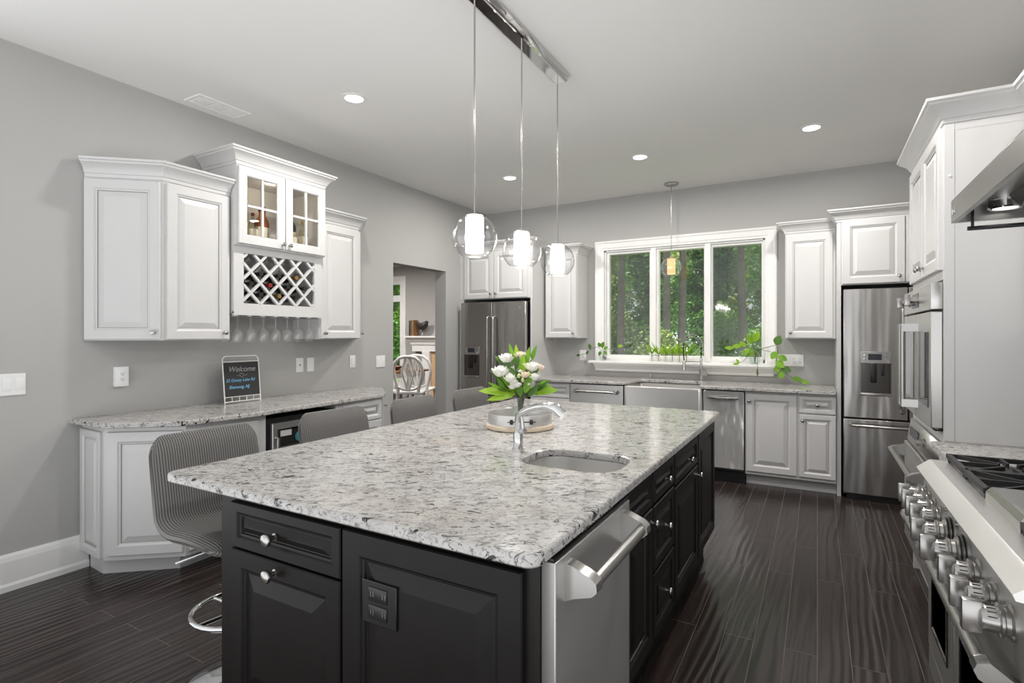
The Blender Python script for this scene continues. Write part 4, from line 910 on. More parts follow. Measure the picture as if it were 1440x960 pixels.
b = MB(); b.box(0, w, -.03, .001, .0, .011); b.build('vent_trim', 'plastic', t)
# lower wall oven
t = thing('built_in_oven', 'lower stainless oven with one knob and a horizontal bar handle', 'oven', (FXR, OY1-.02, .203), q2)
b = MB(); b.box(0, w, .002, .56, 0, .70); b.build('oven_body', 'dark', t, 0)
b = MB(); b.prism_x([(.001, .575), (.001, .70), (-.012, .70), (-.032, .575)], 0, w); cpn = b.build('control_panel', 'steel', t, 20)
b = MB(); b.lathe([(.024, 0), (.024, .008), (.018, .01), (.017, .035), (.0001, .036)], (w*.62, -.022, .64), 'y', 18); b.build('knob', 'steelh', cpn, 40)
b = MB(); b.box(w*.08, w*.4, -.027, -.018, .61, .66); b.build('display', 'screen', cpn)
b = MB(); b.box(0, w, -.045, .001, .005, .565, .005); d = b.build('oven_door', 'steel', t); b = MB(); b.box(.09, w-.09, -.048, -.044, .09, .42, .002); b.build('door_window', 'ovenglass', d)
b = MB(); b.tube([(.06, -.115, .515), (w-.06, -.115, .515)], .015, 14); hd = b.build('bar_handle', 'steelh', d, 50)
for x in (.055, w-.055):
    b = MB(); b.prism_x([(-.044, .48), (-.044, .55), (-.11, .533), (-.132, .52), (-.13, .505), (-.11, .497)], x-.02, x+.02); b.build('handle_bracket', 'steelh', hd, 30)

# range : local x = -Y, front at y=0 => world X .385
RX, RY1, RW = .385, 2.655, 1.215
t = thing('range', 'wide stainless professional gas range with knobs, griddle and two ovens', 'range', (RX, RY1, 0), q2); rd = XR-RX-.02
b = MB(); b.box(0, RW, .01, rd, .12, .845); b.box(.02, RW-.02, .06, rd, .0, .12); b.build('range_body', 'steel', t, 0)
b = MB(); b.prism_x([(.03, .675), (-.018, .685), (-.018, .865), (.03, .875)], 0, RW); pn = b.build('control_panel', 'steel', t, 20)
b = MB(); b.prism_x([(.08, .865), (-.018, .865), (-.038, .868), (-.043, .880), (-.005, .911), (.002, .914), (.08, .914)], 0, RW); b.build('front_ledge', 'steelsink', t, 20)
b = MB(); b.box(0, RW, .05, rd, .845, .905); b.build('cooktop_pan', 'steel', t, 0)
b = MB(); b.box(.02, RW-.02, .07, rd-.05, .905, .912); b.build('burner_well', 'dark', t, 0)
b = MB(); b.box(0, RW, rd-.045, rd, .905, .96, .004); b.build('backguard', 'steel', t, 0)
kys = [1.545, 1.67, 1.81, 1.97, 2.14, 2.315, 2.415, 2.515, 2.61]
for i, yy in enumerate(kys):
    x = RY1-yy; big = i in (3, 4)
    b = MB()
    if big: b.lathe([(.05, 0), (.05, .012), (.046, .013), (.046, .02)], (x, -.018, .782), 'y', 28)
    b.lathe([(.040, 0), (.040, .004), (.033, .008), (.032, .016), (.036, .019), (.036, .024), (.029, .026), (.028, .05), (.026, .055)], (x, -.018-(.018 if big else 0), .782), 'y', 24)
    y1 = -.018-(.018 if big else 0)
    b.box(x-.013, x+.013, y1-.088, y1-.05, .782-.036, .782+.036, .005)
    kb = b.build('knob', 'steelh', pn, 35)
    b = MB()
    for k in range(7): a = PI*(.15+.7*k/6); b.box(x+.0285*math.cos(a)-.001, x+.0285*math.cos(a)+.001, y1-.046, y1-.03, .782+.0285*math.sin(a)-.001, .782+.0285*math.sin(a)+.001)
    b.build('knob_marking', 'plastic', kb)
    if big:
        b = MB(); b.lathe([(.051, .004), (.051, .009)], (x, -.018, .782), 'y', 28); b.lathe([(.047, .014), (.047, .018)], (x, -.018, .782), 'y', 28); b.build('knob_ring', 'plastic', kb, 40)
b = MB()
for yy in (2.06, 2.22): b.lathe([(.006, 0), (.006, .008), (.0001, .009)], (RY1-yy, -.018, .835), 'y', 10); b.box(RY1-yy-.03, RY1-yy-.012, -.0195, -.018, .83, .842)
b.build('indicator_lamp', 'chrome', pn)
# ovens : far small (2.20-2.64) and near large (1.455-2.185)
for nm, ya, yb in (('oven_door', 1.455, 2.185), ('oven_door', 2.195, 2.645)):
    x0, x1 = RY1-yb, RY1-ya
    b = MB(); b.box(x0, x1, -.006, .012, .195, .668, .005); d = b.build(nm, 'steel', t, 30)
    b = MB(); b.loops([[(x0+.085+i, -.006-h, .29+i), (x1-.085-i, -.006-h, .29+i), (x1-.085-i, -.006-h, .56-i), (x0+.085+i, -.006-h, .56-i)] for i, h in ((0, 0), (0, .004), (.012, .004), (.02, -.004))]); b.build('door_window', 'ovenglass', d)
    b = MB(); b.tube([(x0+.02, -.078, .695), (x1-.02, -.078, .695)], .0165, 14); hd = b.build('bar_handle', 'steelh', d, 50)
    for xx in (x0+.035, x1-.035):
        b = MB(); b.prism_x([(-.005, .625), (-.005, .668), (-.07, .716), (-.092, .71), (-.098, .695), (-.09, .678), (-.07, .668)], xx-.02, xx+.02); b.build('handle_bracket', 'steelh', hd, 30)
    b = MB(); b.box(x0, x1, -.004, .012, .10, .19, .004); b.build('kick_panel', 'steel', t, 30)
b = MB()
for x in (.05, RW-.05): b.lathe([(.02, 0), (.02, .12), (.0001, .12)], (x, .1, 0)); b.lathe([(.02, 0), (.02, .12), (.0001, .12)], (x, rd-.1, 0))
b.build('leg', 'steelh', t)
def grate(x0, x1, parent):
    y0, y1 = .055, rd-.06; z = .938; b = MB(); W2 = .012
    b.bar((x0, y0, z), (x1, y0, z), .016, .016); b.bar((x0, y1, z), (x1, y1, z), .016, .016); b.bar((x0+.006, y0, z), (x0+.006, y1, z), .013, .016); b.bar((x1-.006, y0, z), (x1-.006, y1, z), .013, .016)
    ym = (y0+y1)/2; b.bar((x0, ym, z), (x1, ym, z), .013, .016)
    xm = (x0+x1)/2
    for c0, c1 in ((y0, ym), (ym, y1)):
        cy = (c0+c1)/2; 
        for a in range(8):
            an = PI/4*a; e = Vector((xm+math.cos(an)*.22, cy+math.sin(an)*.22, z)); dx_, dy_ = math.cos(an), math.sin(an)
            tmax = min((x1-xm)/abs(dx_) if abs(dx_) > .01 else 9, (c1-cy)/abs(dy_) if abs(dy_) > .01 else 9)
            b.bar((xm+dx_*.035, cy+dy_*.035, z), (xm+dx_*tmax, cy+dy_*tmax, z), .009, .015)
    for xx in (x0+.01, x1-.01):
        for yy in (y0+.005, ym, y1-.005): b.box(xx-.008, xx+.008, yy-.008, yy+.008, .9125, z)
    b.build('burner_grate', 'iron', parent, 0)
    b = MB()
    for c in ((y0+ym)/2, (ym+y1)/2): b.lathe([(.055, .9125), (.055, .918), (.04, .92), (.04, .928), (.0001, .929)], (xm, c, 0), seg=24)
    b.build('burner_cap', 'iron', parent, 40)
G0 = RY1-2.635
grate(G0, G0+.268, t); grate(G0+.272, G0+.54, t); grate(G0+.875, G0+1.17, t)
b = MB(); b.loops([[(G0+.55+i, .05+i, z), (G0+.865-i, .05+i, z), (G0+.865-i, rd-.06-i, z), (G0+.55+i, rd-.06-i, z)] for i, z in ((0, .9125), (0, .94), (.012, .956), (.02, .958))]); b.build('griddle_cover', 'steelh', t, 20)

# hood
t = thing('range_hood', 'stainless canopy hood with a round lamp above the range', 'range hood', (.452, 2.66, 1.836), q2); w = 1.215; hd_ = XR-.452-.004
b = MB(); T_ = .018
b.box(0, w, 0, T_, 0, .085, .002); b.box(0, T_, T_, hd_, 0, .085); b.box(w-T_, w, T_, hd_, 0, .085); b.box(T_, w-T_, hd_-.02, hd_, 0, .085); b.box(T_, w-T_, T_, hd_-.02, .055, .07)
b.build('canopy_skirt', 'hoodsteel', t, 25)
b = MB(); b.loops([[(0, 0, .0855), (w, 0, .0855), (w, hd_, .0855), (0, hd_, .0855)], [(w*.3, hd_-.3, .33), (w*.7, hd_-.3, .33), (w*.7, hd_, .33), (w*.3, hd_, .33)]]); b.build('canopy', 'hoodsteel', t, 0)
b = MB(); b.box(w*.32, w*.68, hd_-.29, hd_, .331, 1.182); b.build('chimney', 'hoodsteel', t, 0)
b = MB()
for xx in (.30, .60, .90): b.prism_y([(xx-.13, .054), (xx+.13, .054), (xx, -.012)], .13, hd_-.05)
b.build('baffle_filter', 'steelh', t, 0)
b = MB(); b.lathe([(.05, .054), (.05, .03), (.044, .024), (.036, .026), (.036, .05)], (.085, .14, 0), cap=False, seg=24); lr = b.build('lamp_ring', 'chrome', t, 40)
b = MB(); b.lathe([(.0001, .03), (.036, .03), (.036, .034), (.0001, .034)], (.085, .14, 0), seg=24); b.build('lamp_lens', 'hoodlens', t, 40)
b = MB(); b.box(.03, .075, -.003, .0, .028, .052, .001); b.build('emblem_plate', 'chrome', t)
b = MB(); b.tube([(.05, .04, -.032), (.05, hd_-.03, -.032)], .008, 8); b.tube([(.05, .055, -.03), (.05, .055, .056)], .005, 8); b.tube([(.05, hd_-.06, -.03), (.05, hd_-.06, .056)], .005, 8); b.build('utensil_rail', 'dark', t, 40)

# ------------------------------------------------------------------ pendants
def pendant(parent, x, y, z, zt, R, shade, stemm):
    rg = []
    n = 22; a0, a1 = math.radians(14), math.radians(142)
    prof = [(R*math.sin(a0+(a1-a0)*i/n), R*math.cos(a0+(a1-a0)*i/n)) for i in range(n+1)]
    r1 = prof[-1][0]; zb = prof[-1][1]
    b = MB(); b.lathe(prof+[(r1*.98, zb-.004), (r1*.93, zb-.004), (r1*.965, zb+.004)]+[(p*.975, q_*.975) for p, q_ in prof[::-1][1:]], (x, y, z), cap=False, seg=40); g = b.build('glass_globe', 'globe', parent, 60)
    rs = R*.40; b = MB(); b.lathe([(rs*.6, R*.88), (rs, R*.86), (rs, -R*.68), (rs*.96, -R*.68), (rs*.96, R*.82), (.0001, R*.82)], (x, y, z), cap=False, seg=28); b.build('shade', shade, parent, 40)
    b = MB(); b.lathe([(.0001, R*1.06), (.008, R*1.06), (.010, R*1.03), (.03, R*1.0), (.045, R*.955), (.045, R*.93), (.0001, R*.93)], (x, y, z), seg=24); b.build('cap', stemm, parent, 40)
    b = MB(); b.tube([(x, y, z+R*1.05), (x, y, zt)], .0042, 8); b.build('stem', stemm, parent, 60)
t = thing('pendant_light', 'chrome rail fixture with three lit glass-globe pendants above the island', 'pendant light', (-1.395, 2.567, 3.02))
b = MB(); b.loops([[(x, y0_, z) for x, z in ((-.0, -.0),)] for y0_ in ()]) if False else None
bar = [(-.06, 0), (-.06, -.012), (-.05, -.02), (-.045, -.035), (-.03, -.042), (.03, -.042), (.045, -.035), (.05, -.02), (.06, -.012), (.06, 0)]
b = MB(); b.prism_y(bar, -.56, .51); b.build('ceiling_rail', 'chrome', t, 20)
for k, dy in enumerate((-.462, 0, .462)):
    pendant(t, -.002, dy, 1.862-3.02, -.04, .106, 'shade', 'nickel')
    lamp('POINT', 'pendant_bulb', (-.002, dy, 1.862-3.02), P_PEND, t, shadow_soft_size=.05, color=(1, .98, .95))
t = thing('pendant_light', 'single warm glass-globe pendant in front of the window above the sink', 'pendant light', (-1.355, 5.83, 3.02))
b = MB(); b.lathe([(.0001, 0), (.075, 0), (.075, -.012), (.06, -.022), (.012, -.026), (.0001, -.026)], seg=28); b.build('canopy', 'nickel', t, 40)
pendant(t, 0, 0, 2.125-3.02, -.02, .107, 'shadew', 'nickel')
lamp('POINT', 'pendant_bulb', (0, 0, 2.125-3.02), 4, t, shadow_soft_size=.04, color=(1, .72, .4))

# downlights
DL = [(-2.75, 2.66, 'recessed ceiling downlight nearest the bar cabinets'), (-2.75, 4.80, 'recessed ceiling downlight before the left refrigerator'), (-1.40, 4.82, 'recessed ceiling downlight before the window'), (-.04, 4.80, 'recessed ceiling downlight before the right refrigerator'), (-.04, 2.66, 'recessed ceiling downlight above the aisle between island and range')]
DL_FILL = [(-6.5, 5.2, 'added unseen downlight in the near part of the dining room ceiling'), (-5.2, 7.4, 'added unseen downlight over the right side of the dining room'), (-8, 7.4, 'added unseen downlight before the dining room window')]  # unseen ceiling lamps added only to brighten the dining room
for x, y, lab in DL+DL_FILL:
    din = x < -4; t = thing('recessed_light', lab, 'ceiling light', (x, y, 2.95 if din else ZC))
    b = MB(); b.lathe([(.085, .0), (.085, -.004), (.062, -.006), (.058, -.001), (.058, .0)], cap=False, seg=32); b.build('trim_ring', 'trim', t, 40)
    b = MB(); b.lathe([(.0001, -.0015), (.058, -.0015), (.058, -.0005), (.0001, -.0005)], seg=32); b.build('lens', 'lens', t, 40)
    lamp('AREA', 'downlight_bulb', (0, 0, -.012), P_DINING_FILL if din else P_CAN, t, shape='DISK', size=.11, spread=math.radians(178), color=(1, .97, .93))
# ceiling register
t = thing('ceiling_vent', 'white ceiling air register near the left wall', 'vent', (-3.69, 2.285, ZC))
b = MB(); b.loops([[(-.095+i, -.19+i, -h), (.095-i, -.19+i, -h), (.095-i, .19-i, -h), (-.095+i, .19-i, -h)] for i, h in ((0, 0), (.004, .007), (.018, .007), (.022, .002))]); b.build('frame', 'ceil', t, 0)
for k in range(3):
    b = MB(); b.box(-.066, .066, -.16+.108*k, -.16+.108*k+.098, -.006, -.0022)
    for j in range(9): b.box(-.064, .064, -.157+.108*k+j*.0105, -.157+.108*k+j*.0105+.004, -.008, -.006)
    b.build('louver_panel', 'ceil', t, 0)

# ------------------------------------------------------------------ sill plants
def vine_leaf(parent, p, d, L, wd, mat, up=(0, -1, .3)):
    b = MB(); leaf(b, p, d, up, L, wd, .15, 0, 6, .12); b.build('leaf', mat, parent, 60)
def jar(label, loc, r, h, name='glass_jar'):
    t = thing(name, label, 'vase', loc); b = MB(); b.lathe([(.0001, .003), (r*.7, .003), (r*.75, 0), (r, h*.3), (r*.95, h*.6), (r*.6, h*.85), (r*.65, h), (r*.58, h), (r*.53, h*.86), (r*.88, h*.6), (r*.93, h*.3), (.0001, .006)], cap=False, seg=20); b.build('glass_wall', 'glass', t, 60)
    b = MB(); b.lathe([(.0001, .007), (r*.7, .007), (r*.9, h*.3), (r*.88, h*.5), (.0001, h*.5)], cap=False, seg=18); b.build('water', 'water', t, 60); return t
SZ = 1.104
jar('round glass jar at the left end of the window sill', (-2.185, 6.01, SZ), .045, .10)
t = thing('trailing_plant', 'small trailing vine plant in the left sill jar', 'plant', (-2.185, 6.01, SZ+.012))
st_ = MB(); st_.tube([(0, 0, 0), (-.01, -.005, .1), (-.05, -.03, .15), (-.12, -.04, .13), (-.2, -.045, .07), (-.27, -.05, .05)], .0025, 5); st_.tube([(0, 0, 0), (.01, -.01, .1), (.0, -.04, .15)], .0025, 5); st_.tube([(0, 0, 0), (.02, 0, .1), (.12, -.03, .14), (.19, -.03, .16)], .002, 5); st_.build('stems', 'stem', t, 60)
for p, d, L, wd, mt in (((-.02, -.03, .15), (-.5, 0, .8), .06, .05, 'leafd'), ((-.0, -.04, .14), (.3, -.2, .8), .075, .06, 'leaf'), ((.02, -.03, .12), (.8, -.1, .5), .06, .05, 'leaf'), ((-.14, -.04, .12), (-.3, 0, .9), .07, .05, 'leafd'), ((-.17, -.045, .1), (-.4, 0, -.8), .05, .04, 'leafd'), ((-.27, -.05, .05), (-.9, 0, -.1), .05, .04, 'leafd'), ((.19, -.03, .16), (.9, 0, .1), .06, .045, 'leafb'), ((-.01, -.05, .1), (-.2, -.2, -.6), .06, .05, 'leafd'), ((.02, -.04, .10), (.5, -.2, -.4), .06, .045, 'leaf')):
    vine_leaf(t, p, d, L, wd, mt)
jar('round glass jar at the right end of the window sill', (-.555, 6.01, SZ), .055, .13)
t = thing('trailing_plant', 'heart-leaved vine trailing from the right sill jar down to the worktop', 'plant', (-.555, 6.01, SZ+.012))
st_ = MB(); V = [(0, 0, 0), (.02, -.01, .13), (.1, -.05, .16), (.2, -.08, .19), (.22, -.09, .10), (.2, -.1, .03), (.24, -.1, -.03), (.29, -.1, -.09), (.36, -.1, -.15), (.43, -.1, -.175)]; st_.tube(V, .003, 5)
for vv in ([(0, 0, 0), (-.02, -.02, .14), (-.1, -.03, .18), (-.2, -.03, .16)], [(0, 0, 0), (0, -.02, .14), (-.03, -.03, .24)], [(0, 0, 0), (.01, -.02, .12), (.03, -.05, .1), (.03, -.08, 0), (.04, -.09, -.12)], [(0, 0, 0), (.0, -.02, .13), (-.04, -.06, .1), (-.1, -.08, .02), (-.14, -.09, -.0)], [(0, 0, 0), (.01, -.02, .14), (.06, -.03, .14), (.15, -.06, .12)]): st_.tube(vv, .0024, 5)
st_.build('stems', 'stem', t, 60)
for p, d, L, wd, mt in (((.2, -.08, .19), (.3, -.2, .8), .10, .10, 'leafd'), ((.21, -.09, .12), (-.5, -.2, -.6), .09, .085, 'leaf'), ((.22, -.1, .08), (.6, -.2, -.3), .09, .08, 'leaf'), ((.2, -.1, .03), (.5, -.2, -.4), .1, .085, 'leaf'), ((.22, -.1, 0), (-.1, -.2, -.8), .085, .07, 'leaf'), ((.25, -.1, -.04), (.8, -.2, -.2), .09, .08, 'leafd'), ((.27, -.1, -.07), (-.4, -.2, -.6), .085, .07, 'leaf'), ((.34, -.1, -.13), (.8, -.1, -.15), .1, .06, 'leaf'), ((.42, -.1, -.165), (.9, -.1, -.02), .07, .05, 'leaf'),
        ((-.03, -.03, .2), (-.3, -.2, .8), .1, .06, 'leafb'), ((-.02, -.03, .22), (.5, -.2, .8), .12, .085, 'leafb'), ((-.08, -.03, .17), (-.7, -.2, .6), .08, .055, 'leafb'), ((-.12, -.03, .18), (-.9, -.1, -.1), .1, .06, 'leafb'), ((-.2, -.03, .15), (-.9, -.1, .1), .09, .05, 'leafb'), ((-.05, -.03, .15), (-.4, -.2, -.6), .09, .05, 'leafb'), ((-.02, -.03, .14), (-.1, -.2, -.7), .08, .05, 'leafb'), ((-.14, -.09, 0), (-.5, 0, .8), .05, .03, 'leafb'), ((-.14, -.09, -.005), (-.9, 0, -.1), .06, .03, 'leafb'), ((.03, -.09, -.05), (0, -.1, -1), .08, .02, 'leafd'), ((.01, -.03, .21), (-.2, -.1, .9), .1, .06, 'leafb')):
    vine_leaf(t, p, d, L, wd, mt)
t = thing('bud_vase_rack', 'row of small joined glass bud vases on the sill in front of the centre pane', 'vase', (-1.42, 6.01, SZ))
for k in range(6):
    b = MB(); b.lathe([(.0001, .002), (.022, .002), (.024, 0), (.026, .03), (.014, .06), (.013, .085), (.016, .09), (.0125, .086), (.0115, .06), (.0235, .03), (.0001, .005)], (-.19+.075*k, 0, 0), cap=False, seg=14); b.build('bud_vase', 'glass', t, 60)
b = MB(); b.tube([(-.2, 0, .075), (.2, 0, .075)], .003, 6); b.build('rack_wire', 'nickel', t)
rr = random.Random(9)
for k in range(6):
    o = thing('cutting_plant', 'slim green cutting in the %s bud vase from the left' % ['first', 'second', 'third', 'fourth', 'fifth', 'sixth'][k], 'plant', (-1.42-.19+.075*k, 6.01, SZ+.008), 0, 'cuttings in the bud vases')
    b = MB(); b.tube([(0, 0, 0), (0, 0, .08), (rr.uniform(-.02, .02), 0, .11)], .003, 5); b.build('stem', 'stem', o, 60)
    for j in range(7):
        b = MB(); leaf(b, (0, 0, .075), (rr.uniform(-.8, .8), rr.uniform(-.5, .1), rr.uniform(.5, 1.1)), (0, -1, .2), rr.uniform(.07, .16)*(1.35 if k == 1 and j < 2 else 1), .016, rr.uniform(.05, .6), 0, 5); b.build('leaf', 'leafb', o, 60)

# ------------------------------------------------------------------ dining room seen through the opening
MX0 = -7.86
t = thing('fireplace', 'white mantel fireplace with tan marble surround in the dining room', 'fireplace', (MX0, DY1-.004, 0)); mw = 2.3
b = MB(); b.box(0, mw, -.24, -.0, 1.345, 1.385, .006); b.sweep([(0, -.15), (.02, -.15), (.03, -.10), (.07, -.06), (.09, -.02), (.09, 0), (0, 0)], [(.12, -.002), (.12, -.11), (mw-.12, -.11), (mw-.12, -.002)], 1.345); b.box(.12, mw-.12, -.11, -.0, 1.05, 1.345)
for x in (.40, mw-.40-.2): b.box(x, x+.2, -.12, 0, 0, 1.05, .004); b.box(x-.02, x+.22, -.14, 0, 0, .18, .004)
b.build('mantel', 'trim', t, 20)
b = MB(); b.box(.61, .74, -.06, 0, 0, 1.05); b.box(mw-.74, mw-.61, -.06, 0, 0, 1.05); b.box(.74, mw-.74, -.06, 0, .85, 1.05); b.build('surround', 'tile', t, 0)
b = MB(); b.box(.74, mw-.74, -.04, 0, 0, .85); b.build('firebox', 'fire', t, 0)
b = MB(); b.box(.1, mw-.1, -.5, -.145, 0, .03); b.build('hearth', 'tile', t, 0)
BX = [(.035, 'book1', .335, 'black-spined book, left in the row on the mantel'), (.04, 'book3', .34, 'olive-spined book, middle of the row on the mantel'), (.045, 'book2', .345, 'tan-spined book, right in the row on the mantel')]
x = MX0+.10
for wd, mt, hh, lab in BX:
    o = thing('book', lab, 'book', (x, DY1-.2, 1.385), 0, 'books on the mantel'); b = MB(); b.box(0, wd-.002, 0, .16, 0, hh, .003); b.build('cover', mt, o); b = MB(); b.box(.004, wd-.006, .004, .162, .005, hh-.004+.001*0); b.build('pages', 'label', o); x += wd+.004
o = thing('bird_figurine', 'dark metal bird figurine on wire legs on the mantel', 'figurine', (MX0+.43, DY1-.14, 1.385), 0); o.scale = (1.35, 1.35, 1.35)
b = MB(); b.tube([(-.11, 0, .17), (-.07, 0, .16), (0, 0, .15), (.06, 0, .18), (.09, 0, .22), (.12, 0, .225)], [.018, .045, .062, .05, .03, .006], 12); b.tube([(-.07, 0, .17), (-.13, 0, .225)], [.03, .012], 8); b.build('body', 'bronze', o, 60)
b = MB(); b.tube([(0, 0, .1), (-.04, 0, .006), (.05, .02, .006), (.05, -.02, .006), (.0, 0, .1)], .005, 6); b.build('legs', 'bronze', o, 60)
# dining table and chairs
dirv = Vector((-.655, .778, 0)).normalized()
TCX, TCY = -6.85, 7.55
t = thing('dining_table', 'white dining table with a brown wooden top in the dining room', 'table', (TCX, TCY, 0), .0)
b = MB(); b.prism(rrect(-.85, .55, -.5, .5, .1, 4), .735, .765); b.build('tabletop', 'walnut', t, 0)
b = MB(); b.box(-.75, .45, -.42, .42, .64, .735, .004); b.build('apron', 'chairw', t)
for x_, y_ in ((-.72, -.39), (.42, -.39), (-.72, .39), (.42, .39)): b = MB(); b.lathe([(.02, 0), (.028, .1), (.024, .3), (.04, .5), (.035, .64), (.0001, .64)], (x_, y_, 0), seg=12); b.build('leg', 'chairw', t, 40)
def chair(label, loc, rz):
    t = thing('dining_chair', label, 'chair', loc, rz, 'white dining chairs')
    b = MB(); b.box(-.23, .23, -.22, .24, .43, .47, .012); b.build('seat', 'chairw', t)
    for sx in (-1, 1):
        b = MB(); b.tube([(sx*.2, .2, .43), (sx*.205, .21, .2), (sx*.2, .2, 0)], [.024, .02, .014], 8); b.build('leg', 'chairw', t, 60)
        b = MB(); b.tube([(sx*.18, -.2, .45), (sx*.18, -.21, .2), (sx*.19, -.26, 0)], [.024, .022, .018], 8); b.build('leg', 'chairw', t, 60)
    side = [(.165, -.20, .45), (.17, -.205, .54), (.20, -.215, .64), (.228, -.23, .76), (.235, -.245, .86), (.205, -.265, .96), (.13, -.28, 1.03), (.05, -.285, 1.05)]
    b = MB(); b.tube(side+[(-x, y, z) for x, y, z in side[::-1]], .027, 8); b.tube([(-.17, -.21, .555), (-.10, -.21, .515), (0, -.21, .50), (.10, -.21, .515), (.17, -.21, .555)], .022, 8); b.build('back_frame', 'chairw', t, 60)
    b = MB()
    for sx in (-1, 1): b.tube([(sx*.09, -.213, .515), (sx*.05, -.214, .505)], .018, 8); b.tube([(sx*.02, -.215, .5), (sx*.05, -.22, .62), (sx*.1, -.24, .78), (sx*.07, -.26, .92), (sx*.03, -.275, 1.03)], .017, 8); b.tube([(sx*-.02, -.215, .5), (sx*-.01, -.22, .68), (sx*.03, -.24, .83), (sx*.0, -.265, .95)], .014, 8)
    b.build('back_splat', 'chairw', t, 60); return t
chair('white oval-back dining chair seen whole through the dining room opening', (-5.94, 7.01, 0), .52)
chair('white oval-back dining chair behind and right of the front one', (-6.12, 7.50, 0), .42)
chair('white oval-back dining chair cut off by the opening left edge', (-6.40, 6.82, 0), .4)
for k, (x_, y_) in enumerate(((-6.62, 7.45), (-6.95, 7.65), (-6.45, 7.75))):
    o = thing('wine_glass', ['clear wine glass on the dining table behind the front chair', 'clear wine glass on the dining table at its left end', 'clear wine glass at the far corner of the dining table'][k], 'glass', (x_, y_, .765), 0, 'glasses on the dining table')
    b = MB(); b.lathe([(.0001, .002), (.035, .001), (.034, .004), (.005, .008), (.004, .09), (.02, .1), (.04, .13), (.036, .19)], cap=False); b.build('bowl', 'glass', o, 60)
t = thing('fruit_bowl', 'brown woven bowl on the dining table', 'bowl', (-6.75, 7.5, .765)); b = MB(); b.lathe([(.0001, .004), (.08, 0), (.15, .05), (.16, .07), (.145, .06), (.08, .012), (.0001, .01)], cap=False, seg=24); b.build('bowl_wall', 'walnut', t, 40)

# ------------------------------------------------------------------ outdoors: lawn and woods
b = MB(); b.box(-45, 30, DY1+.2, 60, -.55, -.45); b.box(DX1+.3, 30, YB+.2, DY1+.2, -.55, -.45); g = b.build('lawn', 'lawn', smooth=0); g['kind'] = 'structure'
def crown_mesh(seed, n, mat, sy=1.0):
    r = random.Random(seed); b = MB(); cl = []
    for k in range(30):
        a = r.uniform(0, 2*PI); h = r.uniform(-1, 1); ra = math.sqrt(max(0, 1-h*h))*r.uniform(.1, 1.0); cl.append((Vector((math.cos(a)*ra*1.5, math.sin(a)*ra*1.5, h*2.3*sy)), r.uniform(.5, .9)))
    for i in range(n):
        c, rad = cl[r.randrange(len(cl))]; d = Vector((r.gauss(0, 1), r.gauss(0, 1), r.gauss(0, 1))).normalized(); p = c+d*rad*r.uniform(.55, 1.0)**.5
        u = Vector((r.gauss(0, 1), r.gauss(0, 1), r.gauss(0, .6))).normalized(); v_ = u.cross(Vector((r.gauss(0, 1), r.gauss(0, 1), r.gauss(0, 1)))).normalized(); s = r.uniform(.06, .125)
        b.f([b.v(p-u*s), b.v(p+v_*s*.5), b.v(p+u*s), b.v(p-v_*s*.5)])
    return b
def tree(seed, mat, lab, loc, h0, sc):
    t = thing('tree', lab, 'tree', loc, 0, 'trees behind the house')
    b = MB(); b.tube([(0, 0, -.5), (.03, .02, 1.5), (-.04, .0, 3.5), (.05, .03, 6.5), (0, 0, 9)], [.17, .15, .13, .10, .05], 10)
    for k in range(5):
        a = k*2.4; z = 2.2+k*.9; b.tube([(0, 0, z), (math.cos(a)*.6, math.sin(a)*.6, z+.35), (math.cos(a)*1.3, math.sin(a)*1.3, z+.6)], [.045, .03, .012], 6)
    b.build('trunk', 'bark', t, 60)
    c = crown_mesh(seed, 9500, mat).build('crown', mat, t, 0, loc=(0, 0, h0)); t.scale = (sc, sc, sc); return t
def bush(seed, mat, lab, loc, sc):
    t = thing('bush', lab, 'bush', loc, 0, 'undergrowth shrubs behind the house')
    b = MB(); b.tube([(0, 0, -.45/sc), (.02, 0, .3), (.1, .05, .9)], [.05, .04, .01], 6); b.tube([(0, 0, 0), (-.15, .05, .8)], [.03, .01], 6); b.build('stem', 'bark', t, 60)
    crown_mesh(seed, 3600, mat, .55).build('crown', mat, t, 0, loc=(0, 0, .9)); t.scale = (sc, sc, sc); return t
TL = 'green woodland tree with a grey trunk standing behind the house'
T1 = tree(1, 'tree', TL, (-3.6, 19.0, 0), 3.0, 1.0); T2 = tree(2, 'tree2', TL, (-1.2, 18.6, 0), 3.2, 1.0); T3 = tree(5, 'tree3', TL, (-6.3, 19.5, 0), 2.8, 1.0)
B1 = bush(11, 'tree', 'leafy green shrub in the undergrowth behind the house', (-2.4, 15.5, -.0), .8); B2 = bush(12, 'tree2', 'leafy green shrub in the undergrowth behind the house', (-4.6, 16.0, 0), .9)
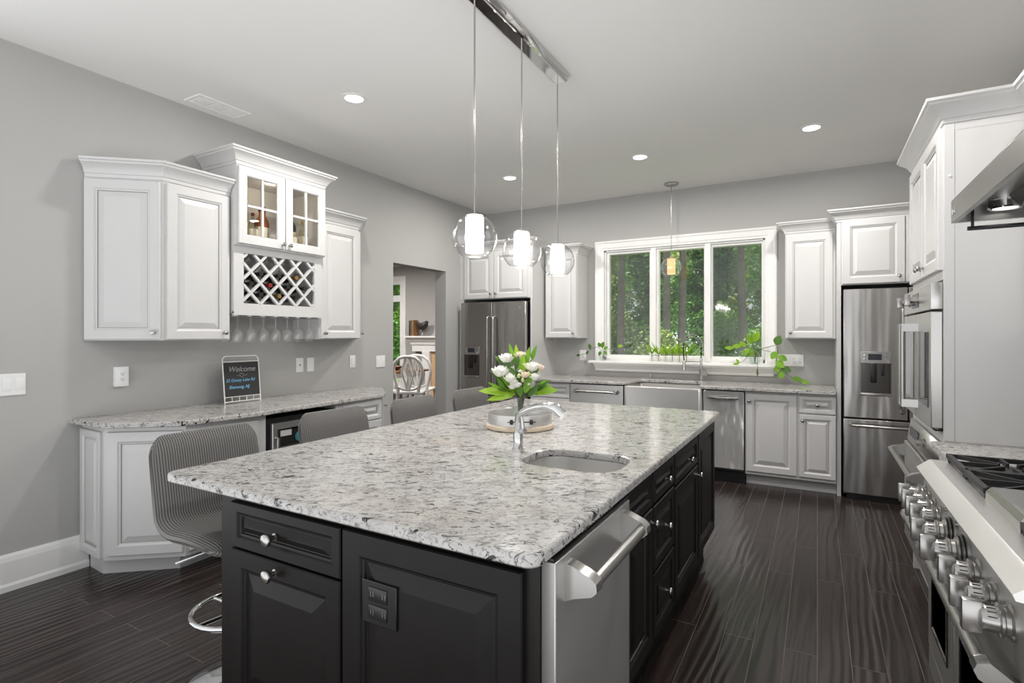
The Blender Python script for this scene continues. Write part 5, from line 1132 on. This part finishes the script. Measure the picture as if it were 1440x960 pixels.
def pine(lab, loc, rz, seed, h=7.6):
    t = thing('tree', lab, 'tree', loc, rz); r = random.Random(seed)
    b = MB(); b.tube([(0, 0, -.5), (.02, .01, 1.5), (-.03, .0, 3.5), (.03, .02, 6.5), (0, 0, 10)], [.125, .11, .10, .09, .05], 12)
    for k in range(6):
        a = k*2.4+seed; z = 2.6+k*.6; b.tube([(0, 0, z), (math.cos(a)*.4, math.sin(a)*.4, z+.1), (math.cos(a)*.8, math.sin(a)*.8, z-.05)], [.02, .014, .006], 6)
    b.build('trunk', 'bark', t, 60)
    crown_mesh(seed, 1500, None).build('crown', 'tree', t, 0, loc=(0, 0, h))
for i, (px_, py_) in enumerate(((-1.85, 16.4), (-3.75, 15.6), (-3.38, 15.9), (-5.05, 15.4))):
    pine(['tall grey-trunked tree seen in the right window pane', 'tall tree trunk left of centre in the middle window pane', 'tall tree trunk at the centre of the middle window pane', 'tall tree trunk in the left window pane'][i], (px_, py_, 0), i*1.3, 31+i)
rr = random.Random(21)
k = 0
for y, dx, x0_, n, s0 in ((22, 4.75, -13.1, 4, 1.0), (28, 6.15, -13.7, 4, 1.3), (35, 7.9, -21.2, 4, 1.7), (44.5, 10.4, -22.2, 4, 2.2), (57, 13.5, -35, 4, 3.0), (15.0, 1, -13.7, 1, .85), (20.5, 1, -18.3, 1, 1.1), (27.5, 1, -24.6, 1, 1.45), (37, 1, -33.4, 1, 2.1)):
    for i in range(n):
        t_ = (T1, T2, T3)[k % 3]; lc = (x0_+dx*i+rr.uniform(-.15, .15), y+rr.uniform(-.15, .15), 0); rz = rr.uniform(0, 6.3); k += 1
        if k <= 3: t_.location = lc; t_.rotation_euler.z = rz; t_.scale = (s0, s0, s0)
        else: dup(t_, lc, rz, None, (s0, s0, s0))
for y, dx, x0_, n, s0 in ((13.9, 2.5, -6.0, 3, .5), (18.3, 3.5, -9.6, 3, .72)):
    for i in range(n):
        t_ = (B1, B2)[i % 2]; lc = (x0_+dx*i+rr.uniform(-.1, .1), y, 0); sc_ = (s0, s0, s0*1.2); k += 1
        if y < 14 and i < 2: t_.location = lc; t_.scale = sc_
        else: dup(t_, lc, rr.uniform(0, 6.3), None, sc_)
